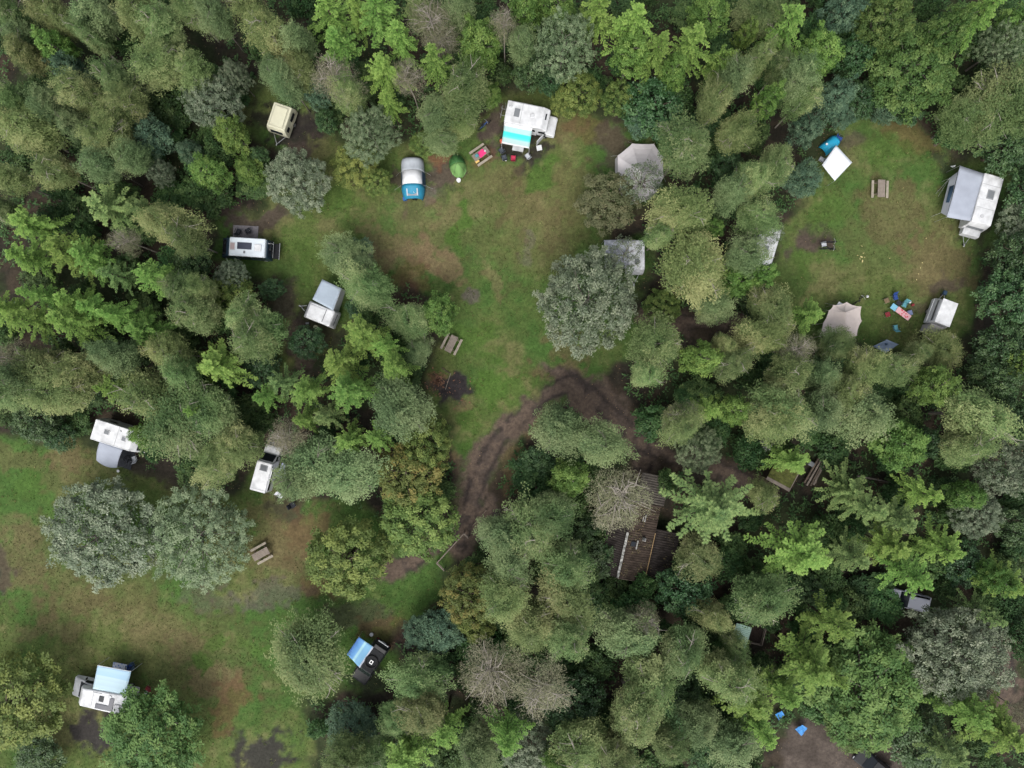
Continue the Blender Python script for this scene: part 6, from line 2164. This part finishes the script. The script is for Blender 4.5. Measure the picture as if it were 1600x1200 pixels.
    obj('flashing', newbox((q[0] + .42, q[1] - .05, zr - (q[0] + .42) * .95 / wr + .09), (.14, .9, .06), Matrix.Rotation(sl, 3, 'Y'), .015), RIDGEWHITE, s)
    q = on(1006, 842.5, 3.0)
    c = obj('chimney', newbox((q[0], q[1], zr - q[0] * .95 / wr + .22), (.34, .34, .5), bev=.03), RIDGEWHITE, roof)
    obj('chimney_pot', cyl(bmesh.new(), (q[0], q[1], zr - q[0] * .95 / wr + .53), .10, .16, 'z', 12), DARKMETAL, c)
    q = on(1008.5, 810, 3.0)
    obj('flashing', newbox((q[0], q[1], zr - q[0] * .95 / wr + .10), (.12, .75, .05), Matrix.Rotation(sl, 3, 'Y'), .015), RIDGEWHITE, roof)
    obj('flashing', newbox((q[0] - .22, q[1] - .1, zr - (q[0] - .22) * .95 / wr + .10), (.09, .45, .05), Matrix.Rotation(sl, 3, 'Y'), .015), RIDGEWHITE, roof)


RIDGEWHITE = mat('lichen_white_paint', (.27, .27, .255), .8, .2, noise=.9, nscale=3.5)


def sheds():
    # mossy shed
    z = 2.3
    pl = Place(1224, 742, z, ang_px(1203, 745, 1238, 764))
    t = pl.thing('shed', 'little shed with moss-green plank roof under a larch', 'shed')
    L, W = ML(40, z), ML(38, z)
    obj('wall', newbox((0, 0, 1.02), (L - .3, W - .3, 2.05)), BRICKWALL, t)
    roof = obj('roof', newbox((0, 0, 2.10), (L - .1, W - .1, .07)), WOODDK, t)
    for k in range(7):
        obj('plank', newbox((0, -W / 2 + (k + .5) * W / 7, 2.17 + .012 * (k % 2)), (L, W / 7 - .025, .05), bev=.008, seg=1), MOSS if k not in (0, 6) else WOODGREY, roof)
    obj('edge_board', newbox((L / 2 + .04, 0, 2.16), (.08, W, .12)), WOODGREY, roof)
    obj('door', newbox((0, -W / 2 + .13, .95), (.8, .05, 1.8)), WOODGREY, t)
    # beams
    a = ang_px(1266, 757, 1285, 722)
    for k, (px, py, m, ln) in enumerate([(1268, 735.5, WOODDK, 2.9), (1272.6, 737.5, WOODGREY, 3.2), (1277.2, 739, WOODDK, 3.0), (1281, 738.5, WOODGREY, 2.8)]):
        x, y = P(px, py, .5)
        o = obj('timber_beam', newbox((0, 0, 0), (ln, .19, .22), bev=.02), m, None, loc=(x, y, .42), rotz=a + .02 * (k - 1.5))
        tag(o, ['dark timber beam nearest the mossy shed', 'pale timber beam second from the mossy shed', 'dark timber beam third from the mossy shed', 'pale timber beam furthest from the mossy shed'][k], 'beam', 'timber beams on bearers')
        o['kind'] = 'thing'
    for s in (-.9, .9):
        x, y = P(1274.8, 738, .2)
        o = obj('bearer', newbox((0, 0, .15), (.22, 1.1, .30), bev=.02), WOODDK, None, loc=(x + math.cos(a) * s, y + math.sin(a) * s, 0), rotz=a)
        tag(o, 'rough bearer under the %s ends of the timber beams' % ('lower' if s < 0 else 'upper'), 'bearer')
    small_thing('crate', 'grey crate at the upper end of the timber beams', 'crate', 1267.5, 724.5, box(box(bmesh.new(), (0, 0, .3), (.5, .6, .6), Matrix.Rotation(a, 3, 'Z'), .03), (0, 0, .62), (.4, .5, .05), Matrix.Rotation(a, 3, 'Z'), .01), SKYLIGHT, .5)
    # trailer under leaves above the shed
    pl = Place(1208, 691, 1.4, ang_px(1195, 697, 1220, 683))
    t = pl.thing('trailer', 'grey covered trailer under leaves above the mossy shed', 'trailer')
    obj('body', newbox((0, 0, .62), (2.0, 1.15, .45), bev=.04), METAL, t)
    obj('cover', prism(bmesh.new(), [(-1.02, .84), (1.02, .84), (.85, 1.35), (-.8, 1.4)], -.6, .6, 'y', .08, lambda q: 1 - .25 * max(0, q - .84)), LILAC, t)
    for s in (1, -1):
        wheel(t, -.1, s * .66, .28, .16)
    drawbar(t, 2.0, .8, .8)
    # pale mint lean-to
    z = 2.1
    pl = Place(1160, 994, z, ang_px(1172, 980, 1162, 1013))
    t = pl.thing('shed', 'lean-to with pale mint roof sheet mostly hidden by a birch', 'shed')
    obj('wall', newbox((0, 0, .95), (2.0, 1.3, 1.9)), BRICKWALL, t)
    roof = obj('roof', newbox((0, -.1, 1.98), (2.2, 1.5, .06)), WOODDK, t)
    for k in range(3):
        bm = corrugated(.73, 1.62, 4, .02)
        o = obj('roof_sheet', bm, MINT, roof, loc=(-1.1 + k * .733, -.92, 2.05 + .01 * (k % 2)))
    obj('door', newbox((0, .67, .9), (.7, .05, 1.7)), WOODDK, t)
    # rails round a dark deck
    rails('dark wooden railing round the deck by the pale mint roof', [(1171, 972.5), (1188.5, 977.5), (1197, 984), (1190.5, 1009), (1173, 1004.5)], .9, WOODGREY, 2.0)
    x, y = P(1184, 992, .1)
    d = thing('deck', 'dark plank deck inside the wooden railing', 'deck', (x, y, 0), ang_px(1190, 985, 1184, 1008))
    for k in range(9):
        obj('plank', newbox((0, -.72 + k * .18, .12), (1.9, .165, .04), bev=.006, seg=1), DECK, d)


DECK = mat('dark_deck_boards', (.040, .029, .025), .85, .15, noise=.3, nscale=6)


def rails(label, pts, h, material, step=1.6, name='rail_fence'):
    x0, y0 = P(*pts[0], h)
    t = thing(name, label, 'fence', (x0, y0, 0))
    W = [np.array(P(a, b, h)) - np.array((x0, y0)) for a, b in pts]
    for a, b in zip(W[:-1], W[1:]):
        d = b - a
        L = np.linalg.norm(d)
        an = math.atan2(d[1], d[0])
        c = (a + b) / 2
        R = Matrix.Rotation(an, 3, 'Z')
        obj('rail', newbox((c[0], c[1], h - .03), (L + .05, .10, .06), R, .012, 1), material, t)
        obj('rail', newbox((c[0], c[1], h * .52), (L - .06, .05, .09), R, .012, 1), material, t)
        n = max(1, round(L / step))
        for k in range(n + (1 if b is W[-1] else 0)):
            p = a + d * (k / n)
            obj('post', newbox((p[0], p[1], (h - .06) / 2), (.09, .09, h - .07), R, .01, 1), material, t)
    return t


def poles_and_logs():
    rails('thin grey wooden rail fence beside the oak and the muddy track', [(693.8, 892), (682.2, 880.4), (724.6, 834.2), (731.5, 841)], 1.0, WOODGREY, 1.7)
    rails('pale wooden rails along the edge of the muddy track', [(738.5, 822), (760, 797)], .3, WOODDK, 1.8)
    x, y = P(699, 595, .05)
    o = obj('wooden_pole', newtube([(0, 0, 0), (.1, .05, 0), (-.45, -1.65, 0)], .03, 6), WOODPALE, None, loc=(x + .25, y + .75, .06))
    tag(o, 'thin pole lying across the burnt black rectangle', 'pole')
    o = obj('charred_log', newtube([(0, 0, .0), (.45, -.35, .02), (.85, -.62, 0)], [.05, .06, .05], 7), BARK_DARK, None, loc=(*P(690, 574, 0), .06))
    tag(o, 'dark charred log at the corner of the burnt rectangle', 'log')
    # chips and bark round the fire place
    rng = np.random.default_rng(12)
    bm = bmesh.new()
    for k in range(150):
        a, r = rng.uniform(0, 6.28), abs(rng.normal(0, 1))
        px, py = 684 + math.cos(a) * r * 12, 596 + math.sin(a) * r * 12
        if k > 128:
            px, py = rng.uniform(700, 735), rng.uniform(588, 640)
        x, y = P(px, py, 0)
        s = rng.uniform(.05, .16)
        box(bm, (x, y, .03), (s * 1.6, s * .7, .03), Matrix.Rotation(rng.uniform(0, 3.1), 3, 'Z'))
    o = obj('wood_chips', bm, mat('rusty_wood_chips', (.19, .105, .07), .9, .1, noise=.4, nscale=2))
    o['kind'] = 'stuff'
    o['label'] = 'rusty brown wood chips scattered round the burnt rectangle'
    # trunk lying in the dark gap on the right
    x, y = P(1372, 750, .3)
    o = obj('fallen_trunk', newtube([(-2.2, .42, 0), (-.6, .15, .02), (1.0, -.18, 0), (2.4, -.5, 0)], [.10, .09, .07, .05], 7), BARK_GREY, None, loc=(x, y, .35))
    tag(o, 'thin fallen trunk lying in the dark gap right of the beams', 'fallen trunk')


cream_caravan()
awning_caravan()
big_caravan()
folding_caravan()
hidden_caravan()
leafy_caravan()
striped_motorhome()
grey_awning_motorhome()
solar_motorhome()
white_van()
blue_campervan()
off_roader()
silver_car()
dark_car()
tunnel_tent()
dome_tent()
small_tents()
hut()
sheds()
poles_and_logs()
clutter()
